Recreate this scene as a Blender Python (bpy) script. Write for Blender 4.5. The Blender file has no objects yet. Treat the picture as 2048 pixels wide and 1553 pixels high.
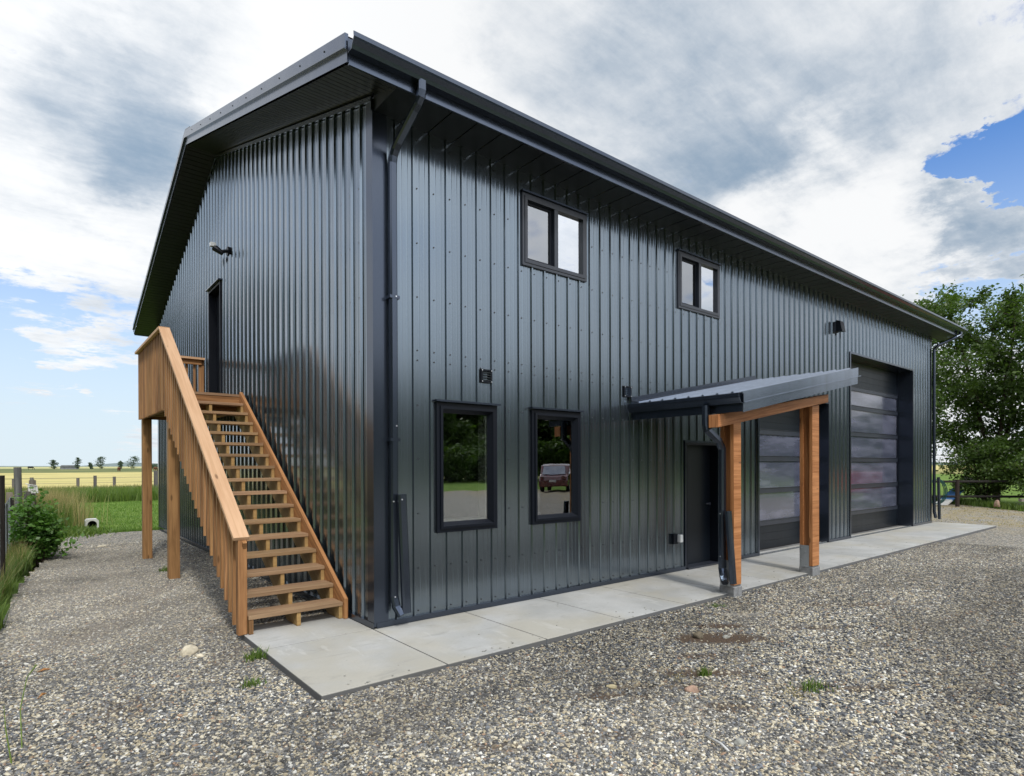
import bpy, math, random
import numpy as np
from mathutils import Vector, Matrix

# ------------------------------------------------------------------ camera
scene = bpy.context.scene
CAM = Vector((-2.5805, -5.2674, 1.56))
YAW, PITCH, ROLL, F_PX, PY = -0.68235, -0.003477, -0.003251, 1187.93, 936.26
fw = Vector((-math.sin(YAW), math.cos(YAW), 0)); rt = Vector((math.cos(YAW), math.sin(YAW), 0)); up = Vector((0, 0, 1))
fw2 = fw*math.cos(PITCH) + up*math.sin(PITCH); up2 = -fw*math.sin(PITCH) + up*math.cos(PITCH)
rt3 = rt*math.cos(ROLL) + up2*math.sin(ROLL); up3 = -rt*math.sin(ROLL) + up2*math.cos(ROLL)
cam_d = bpy.data.cameras.new('camera'); cam = bpy.data.objects.new('camera', cam_d)
scene.collection.objects.link(cam)
cam.matrix_world = Matrix(((rt3.x, up3.x, -fw2.x, CAM.x), (rt3.y, up3.y, -fw2.y, CAM.y), (rt3.z, up3.z, -fw2.z, CAM.z), (0, 0, 0, 1)))
cam_d.sensor_width = 36; cam_d.lens = F_PX/2048*36; cam_d.shift_y = (PY - 776.5)/2048
cam_d.clip_end = 5000
scene.camera = cam
def look(u, v):            # direction of a feature of the sky, as a compass bearing and height
    return (rt3*(u - 1024)/F_PX - up3*(v - PY)/F_PX + fw2).normalized()

# ------------------------------------------------------------------ world
SUN_DIR = Vector((-0.24, -0.90, 1.05)).normalized()
SKY = 0.12
world = bpy.data.worlds.new('World'); scene.world = world; world.use_nodes = True
wt = world.node_tree; wn = wt.nodes; wl = wt.links
for n in list(wn): wn.remove(n)
def sock(tree, x, inp):
    if isinstance(x, (int, float)): inp.default_value = x
    elif isinstance(x, (tuple, list)): inp.default_value = x
    else: tree.links.new(x, inp)
def M(tree, op, a, b=0.0, c=None, clamp=False):
    n = tree.nodes.new('ShaderNodeMath'); n.operation = op; n.use_clamp = clamp
    sock(tree, a, n.inputs[0]); sock(tree, b, n.inputs[1])
    if c is not None: sock(tree, c, n.inputs[2])
    return n.outputs[0]
def MR(tree, v, a, b, lo=0.0, hi=1.0, smooth=True):
    n = tree.nodes.new('ShaderNodeMapRange'); n.interpolation_type = 'SMOOTHSTEP' if smooth else 'LINEAR'
    sock(tree, v, n.inputs[0]); n.inputs[1].default_value = a; n.inputs[2].default_value = b
    n.inputs[3].default_value = lo; n.inputs[4].default_value = hi
    return n.outputs[0]
def MIX(tree, f, a, b, mode='MIX'):
    n = tree.nodes.new('ShaderNodeMix'); n.data_type = 'RGBA'; n.blend_type = mode
    sock(tree, f, n.inputs[0]); sock(tree, a, n.inputs[6]); sock(tree, b, n.inputs[7])
    return n.outputs[2]
def NOISE(tree, vec, scale, detail=5, rough=0.55, dist=0.0, w=None):
    n = tree.nodes.new('ShaderNodeTexNoise'); n.inputs['Scale'].default_value = scale
    n.inputs['Detail'].default_value = detail; n.inputs['Roughness'].default_value = rough; n.inputs['Distortion'].default_value = dist
    if w is not None: n.noise_dimensions = '4D'; n.inputs['W'].default_value = w
    if vec is not None: tree.links.new(vec, n.inputs['Vector'])
    return n.outputs['Fac']
tc = wn.new('ShaderNodeTexCoord'); D = tc.outputs['Generated']
sep = wn.new('ShaderNodeSeparateXYZ'); wl.new(D, sep.inputs[0])
zz = M(wt, 'ADD', M(wt, 'MAXIMUM', sep.outputs[2], 0.0), 0.16)
px_, py_ = M(wt, 'DIVIDE', sep.outputs[0], zz), M(wt, 'DIVIDE', sep.outputs[1], zz)
cb = wn.new('ShaderNodeCombineXYZ'); wl.new(px_, cb.inputs[0]); wl.new(py_, cb.inputs[1]); P = cb.outputs[0]
mpz = wn.new('ShaderNodeMapping'); wl.new(P, mpz.inputs[0]); mpz.inputs['Rotation'].default_value = (0, 0, 0.9); mpz.inputs['Scale'].default_value = (0.55, 1.7, 1); PST = mpz.outputs[0]
wv = wn.new('ShaderNodeTexNoise'); wv.inputs['Scale'].default_value = 3.2; wv.inputs['Detail'].default_value = 9; wv.inputs['Roughness'].default_value = 0.62; wl.new(P, wv.inputs['Vector'])
wsub = wn.new('ShaderNodeVectorMath'); wsub.operation = 'SUBTRACT'; wl.new(wv.outputs['Color'], wsub.inputs[0]); wsub.inputs[1].default_value = (0.5, 0.5, 0.5)
wsc = wn.new('ShaderNodeVectorMath'); wsc.operation = 'SCALE'; wl.new(wsub.outputs[0], wsc.inputs[0]); wsc.inputs['Scale'].default_value = 0.26
wad = wn.new('ShaderNodeVectorMath'); wad.operation = 'ADD'; wl.new(D, wad.inputs[0]); wl.new(wsc.outputs[0], wad.inputs[1])
wno = wn.new('ShaderNodeVectorMath'); wno.operation = 'NORMALIZE'; wl.new(wad.outputs[0], wno.inputs[0]); DW = wno.outputs[0]
def blobs(items):
    tot = None
    for (u, v, ang, amp) in items:
        d = look(u, v) if not isinstance(u, Vector) else u
        dn = wn.new('ShaderNodeVectorMath'); dn.operation = 'DOT_PRODUCT'; wl.new(DW if ang < 30 else D, dn.inputs[0]); dn.inputs[1].default_value = d
        o = M(wt, 'MULTIPLY', MR(wt, dn.outputs['Value'], math.cos(math.radians(ang)), 1.0), amp)
        tot = o if tot is None else M(wt, 'ADD', tot, o)
    return tot
n1 = NOISE(wt, P, 1.7, 12, 0.60, 0.25, w=1.3)
n2 = M(wt, 'ADD', M(wt, 'MULTIPLY', NOISE(wt, P, 1.7, 12, 0.60, 0.3, w=4.1), 0.5), M(wt, 'MULTIPLY', NOISE(wt, PST, 2.2, 12, 0.62, 0.5, w=6.1), 0.5))
n3 = M(wt, 'ADD', M(wt, 'MULTIPLY', NOISE(wt, P, 7.0, 12, 0.66, 0.2, w=2.2), 0.55), M(wt, 'MULTIPLY', NOISE(wt, PST, 7.0, 12, 0.66, 0.4, w=9.2), 0.45))
holes = blobs([(1898, 303, 2.3, -0.55), (1935, 325, 2.6, -0.75), (1975, 338, 2.8, -0.75), (2015, 322, 3.0, -0.8), (2050, 300, 3.2, -0.8), (2040, 235, 2.0, -0.5), (1890, 375, 1.6, -0.5), (1600, 150, 26, 0.35),  (2030, 572, 3.6, -0.95), (1930, 590, 3.0, -0.7), (20, 650, 7, -0.28), (100, 830, 11, -0.75), (-150, 800, 14, -0.5), (1750, 60, 9, 0.4), (1850, 130, 6, 0.3), (60, 330, 9, 0.4),
               (1962, 296, 1.3, 0.55), (700, 100, 26, 0.5), (120, 690, 3.0, 0.42), (205, 680, 2.3, 0.4), (1640, 430, 12, 0.3), (1950, 480, 5, 0.35),
               (90, 540, 6, 0.3), (60, 745, 4.2, 0.62), (150, 700, 3.0, 0.45), (230, 880, 2.5, 0.3)])
cover = M(wt, 'ADD', M(wt, 'ADD', M(wt, 'MULTIPLY', M(wt, 'SUBTRACT', n1, 0.5), 2.0), 0.42), holes)
cover = M(wt, 'ADD', cover, M(wt, 'MULTIPLY', M(wt, 'SUBTRACT', n3, 0.5), 3.4))
mask = MR(wt, cover, -0.14, 0.46)
shade = blobs([(400, 40, 7, 0.45), (250, 260, 8, 0.5), (110, 250, 8, 0.25), (330, 310, 6, 0.35), (1120, 110, 10, 0.3), (1300, 230, 13, 0.3), (1560, 90, 15, 0.25),
               (1800, 230, 9, 0.3), (1960, 455, 4.5, 0.75), (1830, 480, 3.5, 0.45), (1700, 520, 3.0, 0.2), (1450, 160, 16, 0.15), (1400, 330, 7, 0.25), (650, 90, 12, -0.55), (520, 160, 9, -0.3), (830, 60, 7, -0.4), (1680, 470, 9, -0.6),
               (1560, 420, 6, -0.3), (30, 470, 9, -0.1), (60, 80, 12, -0.25)])
dark = M(wt, 'ADD', M(wt, 'ADD', M(wt, 'MULTIPLY', M(wt, 'SUBTRACT', n2, 0.5), 2.6), 0.20), shade)
dark = M(wt, 'ADD', dark, M(wt, 'MULTIPLY', M(wt, 'SUBTRACT', n3, 0.5), 1.7))
dark = MR(wt, dark, -0.25, 1.5)
k = 1/SKY
cloudc = MIX(wt, dark, (0.88*k, 0.89*k, 0.90*k, 1), (0.25*k, 0.345*k, 0.46*k, 1))
glow = blobs([(SUN_DIR, 0, 80, 1.2), (Vector((-1, 2.4, 1.3)).normalized(), 0, 50, 0.12)])  # second blob: extra northwest sky brightness, added to lift the gable wall
gl = wn.new('ShaderNodeVectorMath'); gl.operation = 'SCALE'; wl.new(cloudc, gl.inputs[0]); wl.new(M(wt, 'ADD', glow, 1.0), gl.inputs['Scale'])
sky = wn.new('ShaderNodeTexSky'); sky.sky_type = 'NISHITA'; sky.sun_disc = False
sky.sun_elevation = math.asin(SUN_DIR.z); sky.sun_rotation = math.atan2(SUN_DIR.x, SUN_DIR.y)
sky.air_density = 1.0; sky.dust_density = 0.6; sky.ozone_density = 2.5
skyc = MIX(wt, 1.0, sky.outputs[0], (0.42, 0.92, 1.45, 1), 'MULTIPLY')
hz = MR(wt, sep.outputs[2], 0.0, 0.50, 0.97, 0.0)
veil = MIX(wt, hz, skyc, (0.70*k, 0.80*k, 0.86*k, 1))
final = MIX(wt, mask, veil, gl.outputs[0])
bg = wn.new('ShaderNodeBackground'); wl.new(final, bg.inputs[0]); bg.inputs[1].default_value = SKY
wo = wn.new('ShaderNodeOutputWorld'); wl.new(bg.outputs[0], wo.inputs[0])

sun_d = bpy.data.lights.new('sun', 'SUN'); sun_d.energy = 2.1; sun_d.angle = math.radians(6); sun_d.color = (1, 0.95, 0.87)
sun = bpy.data.objects.new('sun', sun_d); scene.collection.objects.link(sun)
sun.rotation_euler = SUN_DIR.to_track_quat('Z', 'Y').to_euler(); sun.location = (-10, -20, 30)
vs = scene.view_settings; vs.view_transform = 'Standard'; vs.look = 'None'; vs.exposure = 0.12; vs.gamma = 1.0
scene.cycles.use_denoising = True; scene.cycles.max_bounces = 8; scene.cycles.transparent_max_bounces = 12
scene.cycles.sample_clamp_indirect = 6; scene.cycles.caustics_reflective = False; scene.cycles.caustics_refractive = False

# ------------------------------------------------------------------ materials
MAT = {}
def mat(name):
    m = bpy.data.materials.new(name); m.use_nodes = True; MAT[name] = m
    t = m.node_tree; return t, t.nodes['Principled BSDF'], m
def ATTR(t, name):
    n = t.nodes.new('ShaderNodeAttribute'); n.attribute_name = name; return n
def OBJCO(t, scale=(1, 1, 1), use='Object', rot=(0, 0, 0)):
    c = t.nodes.new('ShaderNodeTexCoord'); m = t.nodes.new('ShaderNodeMapping'); t.links.new(c.outputs[use], m.inputs[0])
    m.inputs['Scale'].default_value = scale; m.inputs['Rotation'].default_value = rot
    return m.outputs[0]
def WORLDCO(t, scale=(1, 1, 1)):
    c = t.nodes.new('ShaderNodeNewGeometry'); m = t.nodes.new('ShaderNodeMapping'); t.links.new(c.outputs['Position'], m.inputs[0])
    m.inputs['Scale'].default_value = scale
    return m.outputs[0]
def RAMP(t, f, stops, const=False):
    n = t.nodes.new('ShaderNodeValToRGB'); sock(t, f, n.inputs[0]); r = n.color_ramp
    r.interpolation = 'CONSTANT' if const else 'LINEAR'
    while len(r.elements) < len(stops): r.elements.new(0.5)
    for e, (p, c) in zip(r.elements, stops): e.position = p; e.color = (*c, 1)
    return n.outputs[0]
def BUMP(t, b, h, strength, dist):
    n = t.nodes.new('ShaderNodeBump'); n.inputs['Strength'].default_value = strength; n.inputs['Distance'].default_value = dist
    t.links.new(h, n.inputs['Height']); t.links.new(n.outputs[0], b.inputs['Normal']); return n

def metal(name, col, rough=0.3, spec=0.8, coat=0.3, wav=0.25, dirt=0.15, metallic=0.0):
    t, b, m = mat(name)
    co = WORLDCO(t)
    n = NOISE(t, WORLDCO(t, (5, 5, 0.12)), 1.0, 4, 0.6)
    c = MIX(t, MR(t, n, 0.3, 0.75), (*[x*(1-dirt) for x in col], 1), (*[x*(1+dirt) for x in col], 1))
    t.links.new(c, b.inputs['Base Color'])
    r = M(t, 'ADD', M(t, 'MULTIPLY', NOISE(t, WORLDCO(t, (9, 9, 0.15)), 1.0, 4, 0.6), 0.10), rough - 0.05)
    t.links.new(r, b.inputs['Roughness'])
    b.inputs['Specular IOR Level'].default_value = spec; b.inputs['Metallic'].default_value = metallic
    b.inputs['Coat Weight'].default_value = coat; b.inputs['Coat Roughness'].default_value = max(0.05, rough*0.6)
    if wav: BUMP(t, b, NOISE(t, WORLDCO(t, (7, 7, 0.12)), 1.0, 4, 0.6), wav, 0.010)
    return m
metal('siding', (0.165, 0.203, 0.240), 0.205, 0.9, 0.55, 0.02, 0.05, 0.90)
metal('trim', (0.055, 0.07, 0.10), 0.22, 0.9, 0.25, 0.05, 0.05, 0.8)
metal('fascia', (0.085, 0.105, 0.145), 0.24, 0.8, 0.15, 0.05, 0.06, 0.85)
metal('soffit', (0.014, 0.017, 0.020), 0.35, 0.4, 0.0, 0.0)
metal('frame_dark', (0.005, 0.007, 0.012), 0.42, 0.22, 0.0, 0.0)
metal('frame_grey', (0.026, 0.031, 0.044), 0.35, 0.5, 0.1, 0.0)
metal('door_dark', (0.006, 0.009, 0.014), 0.35, 0.3, 0.05, 0.05)
metal('canopy_metal', (0.175, 0.215, 0.285), 0.20, 1.0, 0.5, 0.25, 0.08, 0.88)
metal('galvanised', (0.34, 0.36, 0.38), 0.42, 0.8, 0.0, 0.1, 0.2, 0.75)
metal('screw', (0.02, 0.022, 0.025), 0.4, 0.5, 0.0, 0.0)
metal('bright_screw', (0.75, 0.77, 0.8), 0.2, 0.8, 0.0, 0.0, 0.05, 0.6)
metal('trailer_red', (0.50, 0.015, 0.03), 0.3, 0.5, 0.3, 0.0, 0.05)
metal('car_red', (0.09, 0.004, 0.008), 0.15, 0.8, 1.0, 0.0, 0.03)
metal('white_plastic', (0.55, 0.55, 0.53), 0.45, 0.5, 0.0, 0.0, 0.06)
metal('black_rubber', (0.015, 0.015, 0.016), 0.7, 0.3, 0.0, 0.0)
metal('hose_green', (0.01, 0.06, 0.055), 0.4, 0.5, 0.0, 0.0)
metal('blue_paint', (0.06, 0.16, 0.36), 0.4, 0.5, 0.0, 0.0)
metal('lamp_lens', (0.6, 0.62, 0.63), 0.15, 0.8, 0.5, 0.0)

def wood(name, c1, c2, knot=(0.06, 0.025, 0.01), rough=0.62, cut=0.78):
    t, b, m = mat(name)
    uv = t.nodes.new('ShaderNodeUVMap').outputs[0]
    def mp(s):
        n = t.nodes.new('ShaderNodeMapping'); t.links.new(uv, n.inputs[0]); n.inputs['Scale'].default_value = s; return n.outputs[0]
    g = NOISE(t, mp((1.3, 38, 1)), 1.0, 6, 0.65, 0.8)
    g2 = NOISE(t, mp((0.8, 9, 1)), 1.0, 3, 0.5, 1.2)
    mixf = MR(t, M(t, 'ADD', M(t, 'MULTIPLY', g, 0.6), M(t, 'MULTIPLY', g2, 0.4)), 0.33, 0.68)
    c = MIX(t, mixf, (*c1, 1), (*c2, 1))
    v = t.nodes.new('ShaderNodeTexVoronoi'); v.inputs['Scale'].default_value = 1.0; t.links.new(mp((3.2, 11, 1)), v.inputs['Vector'])
    kf = MR(t, v.outputs['Distance'], 0.08, 0.20, cut*0.8, 0.0)
    sepc = t.nodes.new('ShaderNodeSeparateColor'); t.links.new(v.outputs['Color'], sepc.inputs[0])
    kf = M(t, 'MULTIPLY', kf, MR(t, sepc.outputs[0], 0.80, 0.84))
    c = MIX(t, kf, c, (*knot, 1))
    c = MIX(t, 1.0, c, ATTR(t, 'tint').outputs['Color'], 'MULTIPLY')
    t.links.new(c, b.inputs['Base Color']); b.inputs['Roughness'].default_value = rough; b.inputs['Specular IOR Level'].default_value = 0.25
    BUMP(t, b, g, 0.35, 0.002)
    return m
wood('wood_stair', (0.43, 0.235, 0.105), (0.20, 0.098, 0.040))
wood('wood_tread', (0.40, 0.26, 0.15), (0.24, 0.15, 0.085))
wood('wood_cap', (0.60, 0.40, 0.25), (0.47, 0.285, 0.16))
wood('wood_stringer', (0.40, 0.27, 0.12), (0.28, 0.17, 0.07))
wood('wood_porch', (0.52, 0.245, 0.105), (0.25, 0.095, 0.030), (0.05, 0.02, 0.01), 0.5)
wood('wood_grey', (0.20, 0.19, 0.17), (0.09, 0.085, 0.08), (0.03, 0.03, 0.03), 0.9)
wood('wood_black', (0.035, 0.03, 0.028), (0.02, 0.018, 0.016), (0.01, 0.01, 0.01), 0.9)
wood('bark', (0.10, 0.075, 0.055), (0.045, 0.035, 0.028), (0.02, 0.02, 0.02), 0.95)

def simple(name, col, rough=0.8, var=0.25, scale=6, bump=0.0):
    t, b, m = mat(name)
    n = NOISE(t, WORLDCO(t), scale, 5, 0.6)
    t.links.new(MIX(t, MR(t, n, 0.3, 0.7), (*[x*(1-var) for x in col], 1), (*[x*(1+var) for x in col], 1)), b.inputs['Base Color'])
    b.inputs['Roughness'].default_value = rough; b.inputs['Specular IOR Level'].default_value = 0.3
    if bump: BUMP(t, b, n, bump, 0.02)
    return m
simple('interior_wall', (0.30, 0.30, 0.31), 0.9, 0.1)
simple('interior_floor', (0.16, 0.16, 0.16), 0.6, 0.2)
simple('white_jamb', (0.80, 0.80, 0.76), 0.5, 0.03)
simple('blind', (0.66, 0.72, 0.78), 0.8, 0.04, 2)
simple('brown_shade', (0.10, 0.075, 0.06), 0.8, 0.1)
simple('rock_pale', (0.56, 0.50, 0.38), 0.85, 0.25, 14, 0.5)
simple('rock_pink', (0.34, 0.23, 0.17), 0.85, 0.3, 20, 0.5)
simple('rock_tan', (0.36, 0.31, 0.19), 0.85, 0.25, 20, 0.5)
simple('rock_dark', (0.12, 0.10, 0.07), 0.85, 0.4, 20, 0.5)
simple('rock_grey', (0.30, 0.30, 0.27), 0.85, 0.25, 20, 0.5)
simple('cow_brown', (0.11, 0.045, 0.02), 0.9, 0.2)
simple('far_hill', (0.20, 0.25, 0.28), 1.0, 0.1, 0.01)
simple('straw', (0.55, 0.42, 0.20), 0.8, 0.2)
simple('dead_leaf', (0.35, 0.16, 0.05), 0.7, 0.3, 30)
simple('shed_grey', (0.18, 0.19, 0.20), 0.8, 0.1, 1)
simple('cow_black', (0.015, 0.014, 0.013), 0.9, 0.2)

def glass(name, fac, tint, rough=0.0, gcol=(0.92, 0.95, 1.0)):
    m = bpy.data.materials.new(name); m.use_nodes = True; MAT[name] = m; t = m.node_tree
    for n in list(t.nodes): t.nodes.remove(n)
    tr = t.nodes.new('ShaderNodeBsdfTransparent'); tr.inputs[0].default_value = (*tint, 1)
    gl = t.nodes.new('ShaderNodeBsdfGlossy'); gl.inputs['Roughness'].default_value = rough; gl.inputs[0].default_value = (*gcol, 1)
    bp = t.nodes.new('ShaderNodeBump'); bp.inputs['Strength'].default_value = 0.10; bp.inputs['Distance'].default_value = 0.01
    t.links.new(NOISE(t, WORLDCO(t), 1.5, 2), bp.inputs['Height']); t.links.new(bp.outputs[0], gl.inputs['Normal'])
    lw = t.nodes.new('ShaderNodeFresnel'); lw.inputs[0].default_value = 1.5
    f = M(t, 'ADD', M(t, 'MULTIPLY', lw.outputs[0], 1.2), fac, clamp=True)
    mx = t.nodes.new('ShaderNodeMixShader'); t.links.new(f, mx.inputs[0]); t.links.new(tr.outputs[0], mx.inputs[1]); t.links.new(gl.outputs[0], mx.inputs[2])
    o = t.nodes.new('ShaderNodeOutputMaterial'); t.links.new(mx.outputs[0], o.inputs[0]); return m
glass('glass_clear', 0.22, (0.9, 0.92, 0.9))
glass('glass_upper', 0.58, (0.6, 0.62, 0.62))
glass('glass_screen', 0.26, (0.35, 0.37, 0.38), 0.04)
glass('car_glass', 0.3, (0.1, 0.1, 0.1))
# twin-wall polycarbonate door glazing: part clear, part glossy, part milky
def poly():
    m = bpy.data.materials.new('polycarbonate'); m.use_nodes = True; MAT['polycarbonate'] = m; t = m.node_tree
    b = t.nodes['Principled BSDF']
    n = NOISE(t, WORLDCO(t, (0.9, 1, 5)), 1.0, 4, 0.6)
    c = MIX(t, MR(t, n, 0.35, 0.7), (0.075, 0.085, 0.125, 1), (0.17, 0.18, 0.25, 1))
    t.links.new(c, b.inputs['Base Color'])
    b.inputs['Specular IOR Level'].default_value = 1.0; b.inputs['Coat Weight'].default_value = 0.8; b.inputs['Coat Roughness'].default_value = 0.06
    b.inputs['Roughness'].default_value = 0.16
    BUMP(t, b, NOISE(t, WORLDCO(t, (1.5, 1, 14)), 1.0, 3), 0.25, 0.008)
    tr = t.nodes.new('ShaderNodeBsdfTransparent'); tr.inputs[0].default_value = (0.55, 0.58, 0.66, 1)
    mx = t.nodes.new('ShaderNodeMixShader'); mx.inputs[0].default_value = 0.85
    t.links.new(tr.outputs[0], mx.inputs[1]); t.links.new(b.outputs[0], mx.inputs[2])
    t.links.new(mx.outputs[0], t.nodes['Material Output'].inputs[0])
poly()

# stones: colour per stone
STONES = [(0.0, (0.060, 0.066, 0.075)), (0.18, (0.155, 0.16, 0.165)), (0.35, (0.38, 0.325, 0.22)), (0.48, (0.23, 0.22, 0.20)), (0.58, (0.022, 0.025, 0.029)),
          (0.73, (0.55, 0.50, 0.38)), (0.865, (0.30, 0.19, 0.12)), (0.885, (0.66, 0.65, 0.60)), (0.95, (0.13, 0.15, 0.18))]
t, b, m = mat('stone')
oi = t.nodes.new('ShaderNodeObjectInfo')
c = RAMP(t, oi.outputs['Random'], STONES, True)
c = MIX(t, 0.35, c, MIX(t, 1.0, c, RAMP(t, NOISE(t, WORLDCO(t), 90, 2), [(0.3, (0.5, 0.5, 0.5)), (0.7, (1.5, 1.5, 1.45))]), 'MULTIPLY'))
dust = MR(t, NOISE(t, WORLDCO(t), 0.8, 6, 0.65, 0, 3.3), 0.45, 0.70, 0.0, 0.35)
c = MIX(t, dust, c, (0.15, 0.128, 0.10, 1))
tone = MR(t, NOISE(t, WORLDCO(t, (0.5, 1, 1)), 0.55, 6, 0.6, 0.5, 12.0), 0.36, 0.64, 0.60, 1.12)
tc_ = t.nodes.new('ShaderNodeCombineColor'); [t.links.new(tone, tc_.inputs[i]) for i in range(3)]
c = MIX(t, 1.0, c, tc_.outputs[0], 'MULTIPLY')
c = MIX(t, MR(t, NOISE(t, WORLDCO(t), 0.33, 4, 0.5, 0, 8.0), 0.40, 0.62, 0.0, 0.12), c, (0.36, 0.33, 0.28, 1))
sl_ = t.nodes.new('ShaderNodeSeparateXYZ'); t.links.new(WORLDCO(t), sl_.inputs[0])
lm = M(t, 'MULTIPLY', MR(t, sl_.outputs[0], 0.2, -1.4), MR(t, sl_.outputs[1], -0.8, 2.2))
lm = M(t, 'MULTIPLY', lm, MR(t, NOISE(t, WORLDCO(t), 1.2, 5, 0.6, 0, 21.0), 0.3, 0.6, 0.12, 0.32))
c = MIX(t, lm, c, (0.48, 0.445, 0.38, 1))      # paler dusty stone along the side path
t.links.new(c, b.inputs['Base Color']); b.inputs['Roughness'].default_value = 0.75; b.inputs['Specular IOR Level'].default_value = 0.35
# gravel sheet
t, b, m = mat('gravel')
def stonecells(t, s, const=True):
    v = t.nodes.new('ShaderNodeTexVoronoi'); v.inputs['Scale'].default_value = s; t.links.new(WORLDCO(t, (1, 1, 0.3)), v.inputs['Vector'])
    sc = t.nodes.new('ShaderNodeSeparateColor'); t.links.new(v.outputs['Color'], sc.inputs[0])
    return RAMP(t, sc.outputs[0], STONES, True), v.outputs['Distance']
c1, d1 = stonecells(t, 62); c2, d2 = stonecells(t, 30)
cc = MIX(t, MR(t, NOISE(t, WORLDCO(t), 9, 3), 0.45, 0.55), c1, c2)
cc = MIX(t, 0.25, cc, (0.34, 0.315, 0.27, 1))
edge = MR(t, d1, 0.35, 0.75, 1.0, 0.6)
e2 = t.nodes.new('ShaderNodeCombineColor'); [t.links.new(edge, e2.inputs[i]) for i in range(3)]
cc = MIX(t, 1.0, cc, e2.outputs[0], 'MULTIPLY')
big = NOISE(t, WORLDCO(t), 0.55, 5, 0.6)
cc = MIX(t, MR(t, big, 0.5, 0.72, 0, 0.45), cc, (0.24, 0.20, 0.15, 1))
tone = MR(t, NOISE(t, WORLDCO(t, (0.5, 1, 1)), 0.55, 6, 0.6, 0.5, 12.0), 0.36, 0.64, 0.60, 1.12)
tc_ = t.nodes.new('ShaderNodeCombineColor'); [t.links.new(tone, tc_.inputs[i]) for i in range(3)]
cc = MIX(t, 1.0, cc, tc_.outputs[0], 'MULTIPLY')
cc = MIX(t, MR(t, ATTR(t, 'dirt').outputs['Fac'], 0.0, 1.0), cc, (0.085, 0.06, 0.042, 1))
sl_ = t.nodes.new('ShaderNodeSeparateXYZ'); t.links.new(WORLDCO(t), sl_.inputs[0])
lm = M(t, 'MULTIPLY', MR(t, sl_.outputs[0], 0.2, -1.4), MR(t, sl_.outputs[1], -0.8, 2.2))
lm = M(t, 'MULTIPLY', lm, MR(t, NOISE(t, WORLDCO(t), 1.2, 5, 0.6, 0, 21.0), 0.3, 0.6, 0.12, 0.32))
cc = MIX(t, lm, cc, (0.48, 0.445, 0.38, 1))      # paler dusty stone along the side path
t.links.new(cc, b.inputs['Base Color']); b.inputs['Roughness'].default_value = 0.9; b.inputs['Specular IOR Level'].default_value = 0.2
BUMP(t, b, M(t, 'ADD', M(t, 'MULTIPLY', d1, -1.0), M(t, 'MULTIPLY', d2, -0.6)), 0.9, 0.012)
# far yard: gravel with straw-yellow dead grass
t, b, m = mat('yard_gravel')
v = t.nodes.new('ShaderNodeTexVoronoi'); v.inputs['Scale'].default_value = 44; t.links.new(WORLDCO(t), v.inputs['Vector'])
sc = t.nodes.new('ShaderNodeSeparateColor'); t.links.new(v.outputs['Color'], sc.inputs[0])
cc = MIX(t, 0.30, RAMP(t, sc.outputs[0], STONES, True), (0.27, 0.255, 0.225, 1))
sy_ = t.nodes.new('ShaderNodeSeparateXYZ'); t.links.new(WORLDCO(t), sy_.inputs[0]); farf = M(t, 'ADD', MR(t, sy_.outputs[0], 13, 19), MR(t, sy_.outputs[1], 60, 90), clamp=True)
cc = MIX(t, MR(t, NOISE(t, WORLDCO(t, (1, 1, 1)), 0.5, 6, 0.65), 0.46, 0.6, 0, 0.15), cc, (0.22, 0.18, 0.12, 1))
cc = MIX(t, M(t, 'MULTIPLY', farf, MR(t, NOISE(t, WORLDCO(t, (1, 1, 1)), 1.3, 6, 0.7, 0, 5.0), 0.42, 0.56, 0, 0.6)), cc, (0.30, 0.24, 0.12, 1))
cc = MIX(t, MR(t, NOISE(t, WORLDCO(t, (1, 1, 1)), 1.1, 6, 0.7, 0, 3.0), 0.57, 0.68, 0, 0.0), cc, (0.11, 0.12, 0.05, 1))
t.links.new(cc, b.inputs['Base Color']); b.inputs['Roughness'].default_value = 0.95
BUMP(t, b, M(t, 'MULTIPLY', v.outputs['Distance'], -1.0), 0.8, 0.02)
# concrete
t, b, m = mat('concrete')
n = NOISE(t, WORLDCO(t), 1.1, 6, 0.6); n_f = NOISE(t, WORLDCO(t), 45, 4, 0.7)
c = MIX(t, MR(t, n, 0.36, 0.66), (0.36, 0.365, 0.355, 1), (0.47, 0.475, 0.465, 1))
c = MIX(t, MR(t, NOISE(t, WORLDCO(t), 0.8, 4, 0.6, 0.3, 7.0), 0.42, 0.62, 0, 0.6), c, (0.40, 0.37, 0.29, 1))
c = MIX(t, MR(t, n_f, 0.3, 0.75, 0, 0.22), c, (0.28, 0.28, 0.28, 1))
c = MIX(t, MR(t, NOISE(t, WORLDCO(t, (1, 2.5, 1)), 2.6, 8, 0.7, 0.8, 15.0), 0.52, 0.72, 0, 0.55), c, (0.25, 0.245, 0.225, 1))
c = MIX(t, MR(t, NOISE(t, WORLDCO(t, (4, 1, 1)), 1.6, 5, 0.7, 0.2, 18.0), 0.60, 0.66, 0, 0.30), c, (0.56, 0.56, 0.54, 1))
sx = t.nodes.new('ShaderNodeTexVoronoi'); sx.inputs['Scale'].default_value = 6; t.links.new(WORLDCO(t), sx.inputs['Vector'])
c = MIX(t, MR(t, sx.outputs['Distance'], 0.03, 0.06, 0.5, 0.0), c, (0.12, 0.11, 0.10, 1))
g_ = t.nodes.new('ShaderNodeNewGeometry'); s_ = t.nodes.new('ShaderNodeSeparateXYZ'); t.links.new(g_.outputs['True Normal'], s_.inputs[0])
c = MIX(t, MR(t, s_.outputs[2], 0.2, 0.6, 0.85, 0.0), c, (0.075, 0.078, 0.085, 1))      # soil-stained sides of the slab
t.links.new(c, b.inputs['Base Color']); b.inputs['Roughness'].default_value = 0.72; b.inputs['Specular IOR Level'].default_value = 0.35
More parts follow.
